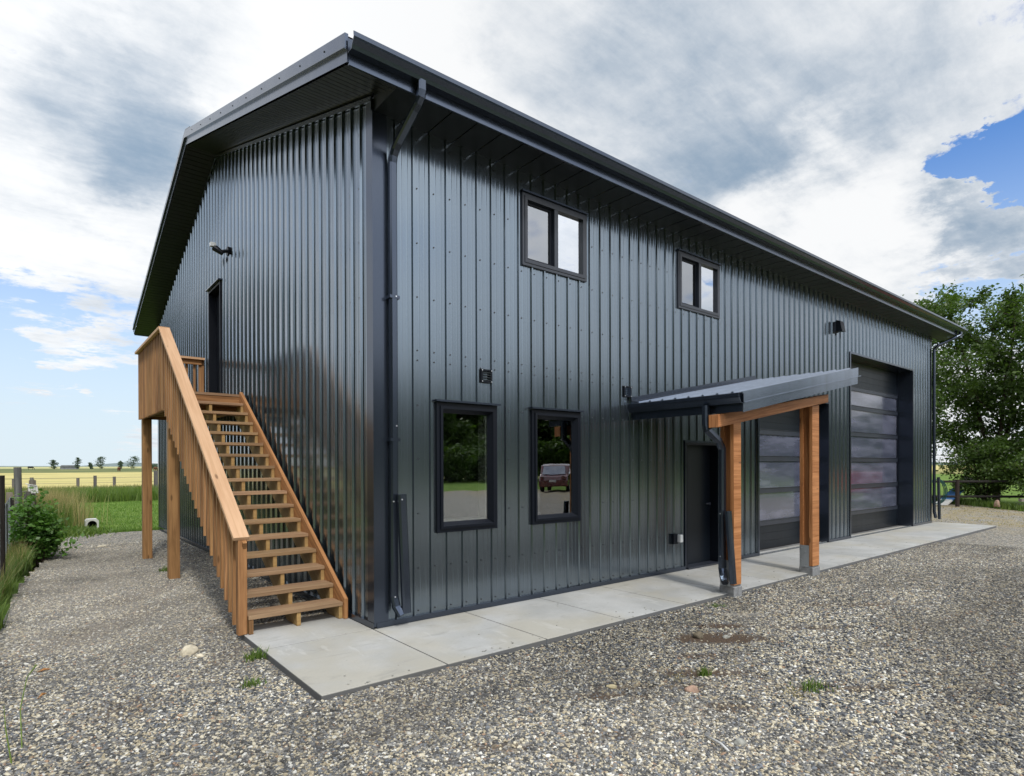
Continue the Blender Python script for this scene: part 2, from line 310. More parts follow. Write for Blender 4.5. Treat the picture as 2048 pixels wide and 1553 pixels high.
BUMP(t, b, NOISE(t, WORLDCO(t, (3, 40, 3)), 2.0, 5, 0.7), 0.12, 0.003)
simple('concrete_pier', (0.22, 0.225, 0.23), 0.85, 0.2, 18, 0.3)
simple('concrete_edge', (0.12, 0.13, 0.14), 0.9, 0.3, 18, 0.3)

def leafmat(name, c1, c2, trans=0.35, rough=0.45, spec=0.4):
    t, b, m = mat(name)
    a = ATTR(t, 'tint')
    sc = t.nodes.new('ShaderNodeSeparateColor'); t.links.new(a.outputs['Color'], sc.inputs[0])
    c = MIX(t, sc.outputs[0], (*c1, 1), (*c2, 1))
    t.links.new(c, b.inputs['Base Color']); b.inputs['Roughness'].default_value = rough; b.inputs['Specular IOR Level'].default_value = spec
    tl = t.nodes.new('ShaderNodeBsdfTranslucent'); t.links.new(MIX(t, 1.0, c, (1.3, 1.5, 0.6, 1), 'MULTIPLY'), tl.inputs[0])
    mx = t.nodes.new('ShaderNodeMixShader'); mx.inputs[0].default_value = trans
    t.links.new(b.outputs[0], mx.inputs[1]); t.links.new(tl.outputs[0], mx.inputs[2])
    t.links.new(mx.outputs[0], t.nodes['Material Output'].inputs[0])
leafmat('leaf_tree', (0.020, 0.048, 0.010), (0.100, 0.165, 0.030))
leafmat('leaf_bush', (0.035, 0.095, 0.018), (0.14, 0.27, 0.06))
leafmat('leaf_far', (0.05, 0.085, 0.055), (0.10, 0.14, 0.09), 0.1, 0.8, 0.1)
leafmat('grass_green', (0.055, 0.115, 0.018), (0.17, 0.24, 0.05), 0.3, 0.5)
leafmat('grass_lawn', (0.07, 0.14, 0.025), (0.18, 0.29, 0.06), 0.3, 0.6, 0.2)
leafmat('grass_dry', (0.20, 0.17, 0.08), (0.46, 0.38, 0.20), 0.3, 0.7, 0.2)

def fieldmat():
    t, b, m = mat('field')
    g = t.nodes.new('ShaderNodeNewGeometry'); s = t.nodes.new('ShaderNodeSeparateXYZ'); t.links.new(g.outputs['Position'], s.inputs[0])
    n = NOISE(t, WORLDCO(t), 0.05, 6, 0.6); n2 = NOISE(t, WORLDCO(t), 1.5, 5, 0.6)
    y = M(t, 'ADD', s.outputs[1], M(t, 'MULTIPLY', M(t, 'SUBTRACT', NOISE(t, WORLDCO(t), 0.012, 3), 0.5), 60))
    near = MIX(t, MR(t, n2, 0.3, 0.7), (0.12, 0.15, 0.045, 1), (0.30, 0.27, 0.11, 1))
    gold = MIX(t, MR(t, n, 0.35, 0.65), (0.40, 0.36, 0.145, 1), (0.52, 0.45, 0.19, 1))
    gold = MIX(t, MR(t, n2, 0.5, 0.75, 0, 0.35), gold, (0.30, 0.30, 0.10, 1))
    green = MIX(t, MR(t, n, 0.4, 0.6), (0.10, 0.13, 0.055, 1), (0.18, 0.19, 0.08, 1))
    far = (0.40, 0.39, 0.19, 1)
    c = MIX(t, MR(t, s.outputs[1], 36, 56), near, gold)
    c = MIX(t, MR(t, y, 200, 206), c, green)
    c = MIX(t, MR(t, y, 400, 420), c, far)
    t.links.new(c, b.inputs['Base Color']); b.inputs['Roughness'].default_value = 0.95; b.inputs['Specular IOR Level'].default_value = 0.1
    BUMP(t, b, n2, 0.5, 0.15)
fieldmat()
t, b, m = mat('lawn')
c = MIX(t, MR(t, NOISE(t, WORLDCO(t), 0.9, 6, 0.65), 0.35, 0.65), (0.095, 0.17, 0.03, 1), (0.16, 0.235, 0.05, 1))
c = MIX(t, MR(t, NOISE(t, WORLDCO(t), 14, 5, 0.7), 0.45, 0.7, 0, 0.55), c, (0.06, 0.11, 0.02, 1))
t.links.new(c, b.inputs['Base Color']); b.inputs['Roughness'].default_value = 0.9; b.inputs['Specular IOR Level'].default_value = 0.1
BUMP(t, b, NOISE(t, WORLDCO(t), 25, 4, 0.7), 0.8, 0.04)

# ------------------------------------------------------------------ object helpers
COL = scene.collection
WLOC = {}
R = random.Random(7)
def tag(o, label=None, cat=None, group=None, kind=None):
    if label: o['label'] = label
    if cat: o['category'] = cat
    if group: o['group'] = group
    if kind: o['kind'] = kind
    return o
def thing(name, loc, label, cat, group=None):
    o = bpy.data.objects.new(name, None); COL.objects.link(o); o.location = loc; WLOC[o] = Vector(loc)
    o.empty_display_size = 0.2
    return tag(o, label, cat, group)
def link(name, me, parent, origin):
    o = bpy.data.objects.new(name, me); COL.objects.link(o)
    if parent is not None: o.parent = parent; o.location = Vector(origin) - WLOC[parent]
    else: o.location = origin
    WLOC[o] = Vector(origin)
    return o
class MB:
    def __init__(s): s.v = []; s.f = []; s.uv = []; s.t = []; s.tint = (1, 1, 1); s.marks = []
    def face(s, pts, uv=None):
        i = len(s.v); s.v += [tuple(p) for p in pts]; s.f.append(tuple(range(i, i+len(pts))))
        s.uv += uv if uv else [(p[0]+p[1], p[2]) for p in pts]; s.t += [s.tint]*len(pts)
    def box(s, a, b):
        x0, y0, z0 = [min(p, q) for p, q in zip(a, b)]; x1, y1, z1 = [max(p, q) for p, q in zip(a, b)]
        L = (x1-x0, y1-y0, z1-z0); k = L.index(max(L))
        if k == 0: s.beam((x0, (y0+y1)/2, (z0+z1)/2), (x1, (y0+y1)/2, (z0+z1)/2), L[1], L[2])
        elif k == 1: s.beam(((x0+x1)/2, y0, (z0+z1)/2), ((x0+x1)/2, y1, (z0+z1)/2), L[0], L[2])
        else: s.beam(((x0+x1)/2, (y0+y1)/2, z0), ((x0+x1)/2, (y0+y1)/2, z1), L[0], L[1], up=(0, 1, 0))
        return s
    def beam(s, p0, p1, w, h, up=(0, 0, 1), cut0=None, cut1=None):
        s.marks.append((len(s.v), len(s.f)))
        # w = across, h = along 'up'; cut = shear of each end along the beam per unit of h
        p0 = Vector(p0); p1 = Vector(p1); d = (p1-p0); L = d.length; d.normalize(); up = Vector(up)
        sd = d.cross(up).normalized(); u = sd.cross(d).normalized()
        ou, ov = R.uniform(0, 40), R.uniform(0, 40)
        def q(end, a, c):
            base = p0 if end == 0 else p1
            sh = (cut0 if end == 0 else cut1) or 0
            return base + sd*(a*w/2) + u*(c*h/2) + d*(sh*c*h/2)
        c8 = {(e, a, c): q(e, a, c) for e in (0, 1) for a in (-1, 1) for c in (-1, 1)}
        def quad(ks, uvf): s.face([c8[k] for k in ks], [uvf(k) for k in ks])
        fh = lambda off: (lambda k: (ou + off + k[0]*L, ov + k[2]*h/2))
        fwv = lambda off: (lambda k: (ou + off + k[0]*L, ov + k[1]*w/2 + 0.5))
        quad([(0, -1, -1), (0, -1, 1), (1, -1, 1), (1, -1, -1)], fh(0))
        quad([(0, 1, -1), (1, 1, -1), (1, 1, 1), (0, 1, 1)], fh(3))
        quad([(0, -1, 1), (0, 1, 1), (1, 1, 1), (1, -1, 1)], fwv(6))
        quad([(0, -1, -1), (1, -1, -1), (1, 1, -1), (0, 1, -1)], fwv(9))
        e = lambda k: (ou + k[1]*w/2*4, ov + k[2]*h/2)
        quad([(0, -1, -1), (0, 1, -1), (0, 1, 1), (0, -1, 1)], e)
        quad([(1, -1, -1), (1, -1, 1), (1, 1, 1), (1, 1, -1)], e)
        return s
    def prism(s, poly, ext, uvax=None):      # poly: list of 3D points, ext: vector
        s.marks.append((len(s.v), len(s.f)))
        ext = Vector(ext); A = [Vector(p) for p in poly]; B = [p+ext for p in A]
        ou, ov = R.uniform(0, 40), R.uniform(0, 40)
        ax = (A[1]-A[0]).normalized(); nn = ext.normalized(); ay = nn.cross(ax)
        f2 = lambda p: (ou + p.dot(ax), ov + p.dot(ay))
        s.face(A[::-1], [f2(p) for p in A[::-1]]); s.face(B, [f2(p) for p in B])
        for i in range(len(A)):
            j = (i+1) % len(A); q = [A[i], A[j], B[j], B[i]]; l = (A[j]-A[i]).length
            s.face(q, [(ou, ov), (ou+l, ov), (ou+l, ov+ext.length), (ou, ov+ext.length)])
        return s
    def tube(s, pts, rad, n=8, flat=None, up0=(0, 0, 1), caps=True):
        s.marks.append((len(s.v), len(s.f)))
        # swept round (or w x h rectangular when flat is given) section along a polyline
        pts = [Vector(p) for p in pts]; rings = []
        rads = rad if isinstance(rad, (list, tuple)) else [rad]*len(pts)
        for i, p in enumerate(pts):
            d0 = (pts[i]-pts[i-1]).normalized() if i else (pts[1]-pts[0]).normalized()
            d1 = (pts[i+1]-pts[i]).normalized() if i < len(pts)-1 else d0
            d = (d0+d1).normalized(); k = 1/max(0.5, d.dot(d0))
            upv = Vector(up0)
            if abs(d.dot(upv)) > 0.98: upv = Vector((0, 1, 0)) if abs(d.y) < .9 else Vector((1, 0, 0))
            sd = d.cross(upv).normalized(); u = sd.cross(d).normalized()
            if flat:
                w, h = flat; c = 0.25*min(w, h)
                prof = [(-w/2, -h/2+c), (-w/2, h/2-c), (-w/2+c, h/2), (w/2-c, h/2), (w/2, h/2-c), (w/2, -h/2+c), (w/2-c, -h/2), (-w/2+c, -h/2)]
                rings.append([p + sd*a + u*(b*k if i not in (0, len(pts)-1) else b) for a, b in prof])
            else:
                rings.append([p + (sd*math.cos(2*math.pi*j/n) + u*math.sin(2*math.pi*j/n))*rads[i] for j in range(n)])
        L = 0; m_ = len(rings[0]); ov = R.uniform(0, 30)
        for i in range(len(rings)-1):
            l = (pts[i+1]-pts[i]).length
            for j in range(m_):
                j2 = (j+1) % m_
                s.face([rings[i][j], rings[i][j2], rings[i+1][j2], rings[i+1][j]], [(ov+L, j*.05), (ov+L, j*.05+.05), (ov+L+l, j*.05+.05), (ov+L+l, j*.05)])
            L += l
        if caps: s.face(rings[0][::-1]); s.face(rings[-1])
        return s
    def ring(s, o0, o1, i0, i1, y0, y1):
        """rectangular frame in the x-z plane between outer and inner rects, from depth y0 (front) to y1"""
        (ax, az), (bx, bz), (cx, cz), (dx, dz) = o0, o1, i0, i1
        s.box((ax, y0, az), (bx, y1, cz)); s.box((ax, y0, dz), (bx, y1, bz)); s.box((ax, y0, cz), (cx, y1, dz)); s.box((dx, y0, cz), (bx, y1, dz))
        return s
    def each(s, name, m, parent=None, **k):
        # every box, beam or tube collected becomes a part of its own
        mk = s.marks + [(len(s.v), len(s.f))]; out = []
        for (va, fa_), (vb, fb_) in zip(mk[:-1], mk[1:]):
            q = MB(); q.v = s.v[va:vb]; q.uv = s.uv[va:vb]; q.t = s.t[va:vb]; q.f = [tuple(i-va for i in f) for f in s.f[fa_:fb_]]
            out.append(q.build(name, m, parent, **k))
        return out
    def build(s, name, m, parent=None, origin=None, bevel=0, smooth=False, merge=False):
        V = np.array(s.v, float)
        if origin is None: origin = tuple((V.min(0)+V.max(0))/2) if parent is not None else (float((V[:, 0].min()+V[:, 0].max())/2), float((V[:, 1].min()+V[:, 1].max())/2), float(V[:, 2].min()))
        me = bpy.data.meshes.new(name); me.from_pydata((V-np.array(origin)).tolist(), [], s.f)
        uvl = me.uv_layers.new(name='UVMap'); uvl.data.foreach_set('uv', np.array(s.uv, float).ravel())
        a = me.color_attributes.new('tint', 'FLOAT_COLOR', 'CORNER'); a.data.foreach_set('color', np.array([(*c, 1) for c in s.t], float).ravel())
        me.materials.append(MAT[m]); 
        o = link(name, me, parent, origin)
        if merge or bevel or smooth:
            import bmesh
            bm = bmesh.new(); bm.from_mesh(me); bmesh.ops.remove_doubles(bm, verts=bm.verts, dist=1e-5); bmesh.ops.recalc_face_normals(bm, faces=bm.faces); bm.to_mesh(me); bm.free()
        if smooth: me.polygons.foreach_set('use_smooth', [True]*len(me.polygons))
        if bevel:
            bv = o.modifiers.new('bevel', 'BEVEL'); bv.width = bevel; bv.segments = 2; bv.limit_method = 'ANGLE'
        return o
def rt_tint(a=0.82, b=1.15):
    k = R.uniform(a, b); return (k, k*R.uniform(0.97, 1.02), k*R.uniform(0.93, 1.03))
def np_mesh(name, V, Fc, tint, m, parent=None, origin=(0, 0, 0), kind=None):
    """V (n,3), Fc (m,k), tint per-vertex (n,3)"""
    V = np.asarray(V, float) - np.array(origin)
    me = bpy.data.meshes.new(name); n, (mf, k) = len(V), Fc.shape
    me.vertices.add(n); me.vertices.foreach_set('co', V.ravel())
    me.loops.add(mf*k); me.loops.foreach_set('vertex_index', Fc.ravel().astype(np.int32))
    me.polygons.add(mf); me.polygons.foreach_set('loop_start', np.arange(0, mf*k, k, dtype=np.int32)); me.polygons.foreach_set('loop_total', np.full(mf, k, dtype=np.int32))
    me.update(calc_edges=True)
    a = me.color_attributes.new('tint', 'FLOAT_COLOR', 'POINT'); a.data.foreach_set('color', np.hstack([tint, np.ones((n, 1))]).ravel())
    me.materials.append(MAT[m]); me.validate()
    return link(name, me, parent, origin)

# ------------------------------------------------------------------ ground
def sheet(name, x0, x1, y0, y1, z, m, poly=None, label=None):
    me = bpy.data.meshes.new(name); pts = poly or [(x0, y0), (x1, y0), (x1, y1), (x0, y1)]
    me.from_pydata([(a, b, z) for a, b in pts], [], [tuple(range(len(pts)))]); me.materials.append(MAT[m])
    o = link(name, me, None, (0, 0, 0)); tag(o, label, None, kind='structure'); return o
# terrain: flat near the house, rising slightly far away
nx, ny = 90, 90
xs = np.sign(np.linspace(-1, 1, nx))*np.abs(np.linspace(-1, 1, nx))**3*2500
ys = np.sign(np.linspace(-1, 1, ny))*np.abs(np.linspace(-1, 1, ny))**3*2500
XX, YY = np.meshgrid(xs, ys); DD = np.hypot(XX, YY)
ZZ = -0.16 + np.where(DD > 150, np.clip((DD-150)/600, 0, 1)*2.3*np.clip(YY/np.maximum(DD, 1), 0, 1), 0)
me = bpy.data.meshes.new('ground'); V = np.stack([XX.ravel(), YY.ravel(), ZZ.ravel()], 1)
Fq = [(j*nx+i, j*nx+i+1, (j+1)*nx+i+1, (j+1)*nx+i) for j in range(ny-1) for i in range(nx-1)]
me.from_pydata(V.tolist(), [], Fq); me.materials.append(MAT['field'])
tag(link('ground', me, None, (0, 0, 0)), kind='structure')
# low far hills
hp = []
for i in range(61):
    a = math.radians(-60 + i*3.0); d = 2200; h = 6.5 + 5*math.sin(i*0.9) + 4*math.sin(i*2.3+1)
    hp.append((d*math.sin(a), d*math.cos(a), max(3, h)+2))
mb = MB()
for i in range(60):
    a, b_ = hp[i], hp[i+1]; k_ = 1.12
    mb.face([(a[0], a[1], -1), (b_[0], b_[1], -1), b_, a]); mb.face([a, b_, (b_[0]*k_, b_[1]*k_, -1), (a[0]*k_, a[1]*k_, -1)])
tag(mb.build('hills', 'far_hill', origin=(0, 0, 0)), kind='structure')

sheet('lawn', 0, 0, 0, 0, -0.10, 'lawn', poly=[(-2.9, 10.9), (20, 12.3), (20, 28.6), (-3.2, 29.0)])
sheet('grass_margin', 0, 0, 0, 0, -0.095, 'lawn', poly=[(-6, -6), (-2.85, -6), (-2.72, 2), (-2.6, 7), (-2.0, 11.2), (-2.0, 12.2), (-6, 12.5)])
sheet('grass_field', 0, 0, 0, 0, -0.12, 'lawn', poly=[(23.4, -60), (120, -60), (120, 60), (28.6, 60), (28.6, 3.5), (24.6, 1.6), (23.4, -1)])
sheet('grass_verge', 0, 0, 0, 0, -0.11, 'lawn', poly=[(-60, -90), (23.3, -90), (23.3, -27), (-60, -27)])
# yard sheet beyond the near gravel
sheet('yard', 0, 0, 0, 0, -0.055, 'yard_gravel', poly=[(-3.1, -26.5), (24.4, -26.5), (28.4, 3.6), (28.4, 12.2), (0.2, 12.2), (-0.9, 12.5), (-1.9, 12.0), (-2.2, 9.5), (-2.75, 4), (-3.1, -3)])

def dirt_at(x, y):
    d = 0
    for cx, cy, rx, ry, a in [(2.35, -2.22, .55, .22, 1.35), (2.75, -2.0, .4, .12, 1.0), (1.45, -2.66, .5, .12, .85), (3.3, -1.80, .5, .10, .8), (.55, -2.5, .35, .09, .8), (1.0, -3.1, .3, .1, .6), (-.5, -2.6, .3, .08, .6), (1.75, -2.40, .28, .10, .7), (.75, -2.45, .4, .06, .55), (-.9, 0.25, .25, .25, .45), (1.15, -2.75, .3, .12, .5),
                              (-1.9, 2.0, .35, 1.6, .35), (-1.55, 3.4, .3, 1.0, .4), (2.0, -3.5, .5, .12, .5), (0.1, -2.9, .3, .1, .4), (3.4, -2.6, .6, .12, .5), (4.8, -2.5, 1.0, .12, .5),
                              (-.5, 1.6, .5, 1.0, .35), (-1.25, .2, .15, .5, .3), (-2.1, -.6, .3, .3, .35)]:
        # ellipses stretched roughly across the view
        ca, sa = math.cos(-.68), math.sin(-.68); ux, uy = (x-cx)*ca+(y-cy)*sa, -(x-cx)*sa+(y-cy)*ca
        d = max(d, min(1, a*max(0, 1-((ux/rx)**2+(uy/ry)**2)+.25*math.sin(x*31)*math.sin(y*27+x*9)))**.6 if (ux/rx)**2+(uy/ry)**2 < 1 else 0)
    # wheel ruts
    for off in (-5.5, -4.1, -3.2):
        t_ = abs((y - off) + 0.30*(x-3) * 0.35)
        if x > 1.6 and t_ < .18: d = max(d, .38*(1-t_/.18))
    return d
def near_gravel(x, y):
    if -1.055 < x < 16.5 and -1.33 < y < 0.0: return False
    if -1.055 < x < 0 and 0 <= y < 0.9: return False
    if x > 0 and y > 0: return False
    edge = -2.80 if y < 1 else (-2.80 + (y-1)*.02 if y < 5 else -2.72+(y-5)*.12)
    return x > edge
step = 0.06
gx = np.arange(-3.0, 13.0, step); gy = np.arange(-5.4, 12.0, step)
vid = {}; verts = []; faces = []; dirt = []
def gv(i, j):
    if (i, j) not in vid:
        x, y = gx[i], gy[j]; vid[(i, j)] = len(verts)
        x_, y_ = x, y
        if abs(y+1.325) < step*.51 and -1.06 < x: y_ = -1.325
        d = dirt_at(x, y)
        verts.append((x_, y_, -0.034 + 0.008*math.sin(x*1.7+y*.9)*math.sin(y*1.3-x*.6)  - 0.016*d - .010*max(0, math.sin(x*2.9+y*1.1)*math.sin(y*2.3-x*1.9)))); dirt.append(d)
    return vid[(i, j)]
for i in range(len(gx)-1):
    for j in range(len(gy)-1):
        x, y = gx[i]+step/2, gy[j]+step/2
        if not near_gravel(x, y): continue
        dd = math.hypot(x-CAM.x, y-CAM.y)
        if dd > 15.0: continue
        # skip what lies behind the lens
        dz = (x-CAM.x)*fw.x + (y-CAM.y)*fw.y
        if dz < 1.4 or abs((x-CAM.x)*rt.x+(y-CAM.y)*rt.y) > dz*1.02+.4: continue
        faces.append((gv(i, j), gv(i+1, j), gv(i+1, j+1), gv(i, j+1)))
me = bpy.data.meshes.new('gravel'); me.from_pydata(verts, [], faces)
a = me.attributes.new('dirt', 'FLOAT', 'POINT'); a.data.foreach_set('value', dirt)
a = me.attributes.new('dens', 'FLOAT', 'POINT')
a.data.foreach_set('value', [max(0.04, (1-1.05*d))*(1.0 if math.hypot(v[0]-CAM.x, v[1]-CAM.y) < 5.5 else max(.30, 1-(math.hypot(v[0]-CAM.x, v[1]-CAM.y)-5.5)*.14)) for v, d in zip(verts, dirt)])
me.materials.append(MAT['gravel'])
gsheet = tag(link('gravel', me, None, (0, 0, 0)), kind='structure')
me2 = me.copy(); me2.name = 'gravel_stones'
gst = tag(link('gravel_stones', me2, None, (0, 0, 0)), 'loose grey, cream and dark pea gravel stones covering the yard around the concrete pad', 'gravel', kind='stuff')
ng = bpy.data.node_groups.new('scatter_stones', 'GeometryNodeTree')
ng.interface.new_socket('Geometry', in_out='INPUT', socket_type='NodeSocketGeometry'); ng.interface.new_socket('Geometry', in_out='OUTPUT', socket_type='NodeSocketGeometry')
N = ng.nodes; L_ = ng.links
gi = N.new('NodeGroupInput'); go_ = N.new('NodeGroupOutput')
dp = N.new('GeometryNodeDistributePointsOnFaces'); dp.distribute_method = 'RANDOM'
na = N.new('GeometryNodeInputNamedAttribute'); na.data_type = 'FLOAT'; na.inputs['Name'].default_value = 'dens'
mm = N.new('ShaderNodeMath'); mm.operation = 'MULTIPLY'; mm.inputs[1].default_value = 4600
L_.new(na.outputs['Attribute'], mm.inputs[0]); L_.new(mm.outputs[0], dp.inputs['Density']); L_.new(gi.outputs[0], dp.inputs['Mesh'])
ico = N.new('GeometryNodeMeshIcoSphere'); ico.inputs['Radius'].default_value = 1.0; ico.inputs['Subdivisions'].default_value = 2
sp = N.new('GeometryNodeSetPosition')
nt = N.new('ShaderNodeTexNoise'); nt.inputs['Scale'].default_value = 1.1
nv = N.new('ShaderNodeVectorMath'); nv.operation = 'SUBTRACT'; nv.inputs[1].default_value = (0.5, 0.5, 0.5); L_.new(nt.outputs['Color'], nv.inputs[0])
nsx = N.new('ShaderNodeVectorMath'); nsx.operation = 'SCALE'; nsx.inputs['Scale'].default_value = 1.0; L_.new(nv.outputs[0], nsx.inputs[0])
L_.new(ico.outputs['Mesh'], sp.inputs['Geometry']); L_.new(nsx.outputs[0], sp.inputs['Offset'])
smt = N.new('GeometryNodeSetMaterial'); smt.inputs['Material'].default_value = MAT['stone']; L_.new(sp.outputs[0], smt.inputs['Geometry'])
ip = N.new('GeometryNodeInstanceOnPoints'); L_.new(dp.outputs['Points'], ip.inputs['Points']); L_.new(smt.outputs[0], ip.inputs['Instance'])
rv = N.new('FunctionNodeRandomValue'); rv.data_type = 'FLOAT_VECTOR'; rv.inputs[0].default_value = (0.6, 0.45, 0.35); rv.inputs[1].default_value = (1.35, 1.0, 0.75); rv.inputs['Seed'].default_value = 3
rs = N.new('FunctionNodeRandomValue'); rs.data_type = 'FLOAT'; rs.inputs[2].default_value = 0.0; rs.inputs[3].default_value = 1.0; rs.inputs['Seed'].default_value = 5
pw = N.new('ShaderNodeMath'); pw.operation = 'POWER'; pw.inputs[1].default_value = 4.0; L_.new(rs.outputs[1], pw.inputs[0])
ma = N.new('ShaderNodeMath'); ma.operation = 'MULTIPLY_ADD'; ma.inputs[1].default_value = 0.0095; ma.inputs[2].default_value = 0.0073; L_.new(pw.outputs[0], ma.inputs[0])
sc_ = N.new('ShaderNodeVectorMath'); sc_.operation = 'SCALE'; L_.new(rv.outputs[0], sc_.inputs[0]); L_.new(ma.outputs[0], sc_.inputs['Scale'])
L_.new(sc_.outputs[0], ip.inputs['Scale'])
rr = N.new('FunctionNodeRandomValue'); rr.data_type = 'FLOAT_VECTOR'; rr.inputs[0].default_value = (-0.5, -0.5, 0); rr.inputs[1].default_value = (0.5, 0.5, 6.283); rr.inputs['Seed'].default_value = 9
L_.new(rr.outputs[0], ip.inputs['Rotation'])
L_.new(ip.outputs[0], go_.inputs[0])
md = gst.modifiers.new('scatter', 'NODES'); md.node_group = ng

# concrete apron in jointed panels
def slab_panel(mb, x0, x1, y0, y1, g=0.005):
    mb.box((x0+g, y0+g, -0.10), (x1-g, y1-g, 0.0))
mb = MB(); joints = [-1.05, -0.03, 1.03, 2.09, 3.14]
while joints[-1] < 15.5: joints.append(joints[-1]+1.06)
joints[-1] = 16.5
for i in range(len(joints)-1): slab_panel(mb, joints[i], joints[i+1], -1.32, -0.004 if i else 0.0)
slab_panel(mb, -1.05, -0.03, 0.0, 0.88)
pv = tag(mb.build('pavement', 'concrete', origin=(0, 0, 0), bevel=0.006), 'pale grey concrete apron with straight joints along the dark building', kind='structure')
mb = MB()
for i in range(1, len(joints)-1): mb.box((joints[i]-.0045, -1.315, -0.09), (joints[i]+.0045, -.01, -0.010))
mb.box((-1.04, -.0045, -.09), (-.04, .0045, -.010))
tag(mb.build('pavement_joints', 'concrete_edge', origin=(0, 0, 0)), kind='structure')

import bmesh as _bm
def loose_stones():
    r_ = random.Random(11); bm = _bm.new()
    for i in range(150):
        if i < 110: x, y = r_.uniform(-1.0, 16), -1.31 + abs(r_.gauss(0, .07))
        else: x, y = r_.uniform(-1.0, 12), r_.uniform(-1.3, -.1)
        q = r_.uniform(.004, .009); g = _bm.ops.create_icosphere(bm, subdivisions=1, radius=1)
        for v in g['verts']: v.co = Vector((x+v.co.x*q*1.3, y+v.co.y*q, .002+q*.5+v.co.z*q*.6))
    me = bpy.data.meshes.new('loose_stones'); bm.to_mesh(me); bm.free(); me.materials.append(MAT['rock_grey'])
    tag(link('loose_stones', me, None, (0, 0, 0)), 'few small stones kicked up onto the pale concrete apron', 'stones', kind='stuff')
loose_stones()
# ------------------------------------------------------------------ building
L, W = 16.10, 12.22
OG, OE, OR = 0.47, 0.493, 0.80      # overhang over gable, eaves, far gable
ZE, SL = 5.2176, 0.3150             # roof top at the eave edge, slope
roofz = lambda y: ZE + SL*((y+OE) if y < W/2 else (W+OE-y))
B = thing('metal_building', (L/2, W/2, 0), 'large two-storey charcoal metal shop building with ribbed siding and gable roof', 'building')
def wall(name, axis, c, sgn, u0, u1, ztop, openings, pitch, phase, ribh=0.019, mt='siding'):
    """ribbed sheet in plane axis=c, outward direction sgn along that axis"""
    prof = []
    u = phase - math.ceil((phase-u0)/pitch + 1)*pitch
    while u < u1 + pitch:
        prof += [(u-.019, 0), (u-.009, ribh), (u+.009, ribh), (u+.019, 0)]
        for k_ in (-1, 1):
            m_ = u + pitch/2 + k_*.032; prof += [(m_-.009, 0), (m_-.003, .0014), (m_+.003, .0014), (m_+.009, 0)]
        u += pitch
    prof.sort()
    us = [p[0] for p in prof]; cuts = [u0, u1] + [e for o in openings for e in o[:2]]
    pts = sorted(set([p for p in us if u0 < p < u1] + [c_ for c_ in cuts if u0 <= c_ <= u1]))
    out = lambda q: float(np.interp(q, us, [p[1] for p in prof]))
    mb = MB()
    def P3(u, o, z):
        return (u, c + sgn*o, z) if axis == 'y' else (c + sgn*o, u, z)
    for a, b_ in zip(pts[:-1], pts[1:]):
        mid = (a+b_)/2; iv = [(0.0, None)]; zs = sorted([(o[2], o[3]) for o in openings if o[0]-1e-6 < mid < o[1]+1e-6])
        segs = []; z = 0.0
        for (za, zb) in zs:
            if za > z: segs.append((z, za, False))
            z = zb
        segs.append((z, None, True))
        for (za, zb, top) in segs:
            ta, tb = (ztop(a), ztop(b_)) if top else (zb, zb)
            oa, ob = out(a), out(b_)
            q = [P3(a, oa, za), P3(b_, ob, za), P3(b_, ob, tb), P3(a, oa, ta)]
            if (axis == 'y' and sgn > 0) or (axis == 'x' and sgn < 0): q = q[::-1]
            mb.face(q)
    return mb.build(name, mt, B)
WIN = {'A': (1.865, 2.885, 3.905, 4.70), 'B': (4.865, 5.915, 3.905, 4.70), 'C': (0.70, 1.44, 0.89, 2.20), 'D': (2.0, 2.76, 0.89, 2.20)}
OD1 = (7.15, 9.845, 0.0, 2.78); OD2 = (10.93, 14.666, 0.0, 3.915); ED = (5.02, 5.93, 0.0, 1.905)
GD = (5.80, 6.655, 2.70, 4.745)
wall('front_wall', 'y', 0.0, -1, 0.0, L, lambda x: 5.0, [*WIN.values(), OD1, OD2, ED], 0.197, 0.425)
wall('gable_wall', 'x', 0.0, -1, 0.0, W, lambda y: roofz(y)-0.27, [GD], 0.2152, 0.275, 0.021)
wall('rear_wall', 'y', W, 1, 0.0, L, lambda x: 5.0, [], 0.197, 0.3)
wall('end_wall', 'x', L, 1, 0.0, W, lambda y: roofz(y)-0.27, [], 0.2152, 0.275, 0.021)
# interior
mb = MB(); mb.box((0.25, 0.2, -0.02), (L-.2, W-.2, 0.003)); mb.build('interior_floor', 'interior_floor', B)
mb = MB(); mb.box((.2, 4.2, 0), (L-.15, 4.25, 5.0)); mb.box((6.9, .05, 0), (6.96, 4.2, 5.0)); mb.box((.2, .1, 2.75), (6.9, 4.2, 2.85))
mb.box((3.9, .1, 2.85), (3.96, 4.2, 5.0)); mb.box((1.75, .1, 0.0), (1.81, 4.2, 2.75)); mb.box((.16, .1, 5.0), (L-.15, 4.2, 5.03))
mb.box((.17, .1, 0), (.21, 4.2, 5.0)); mb.each('interior_wall', 'interior_wall', B)
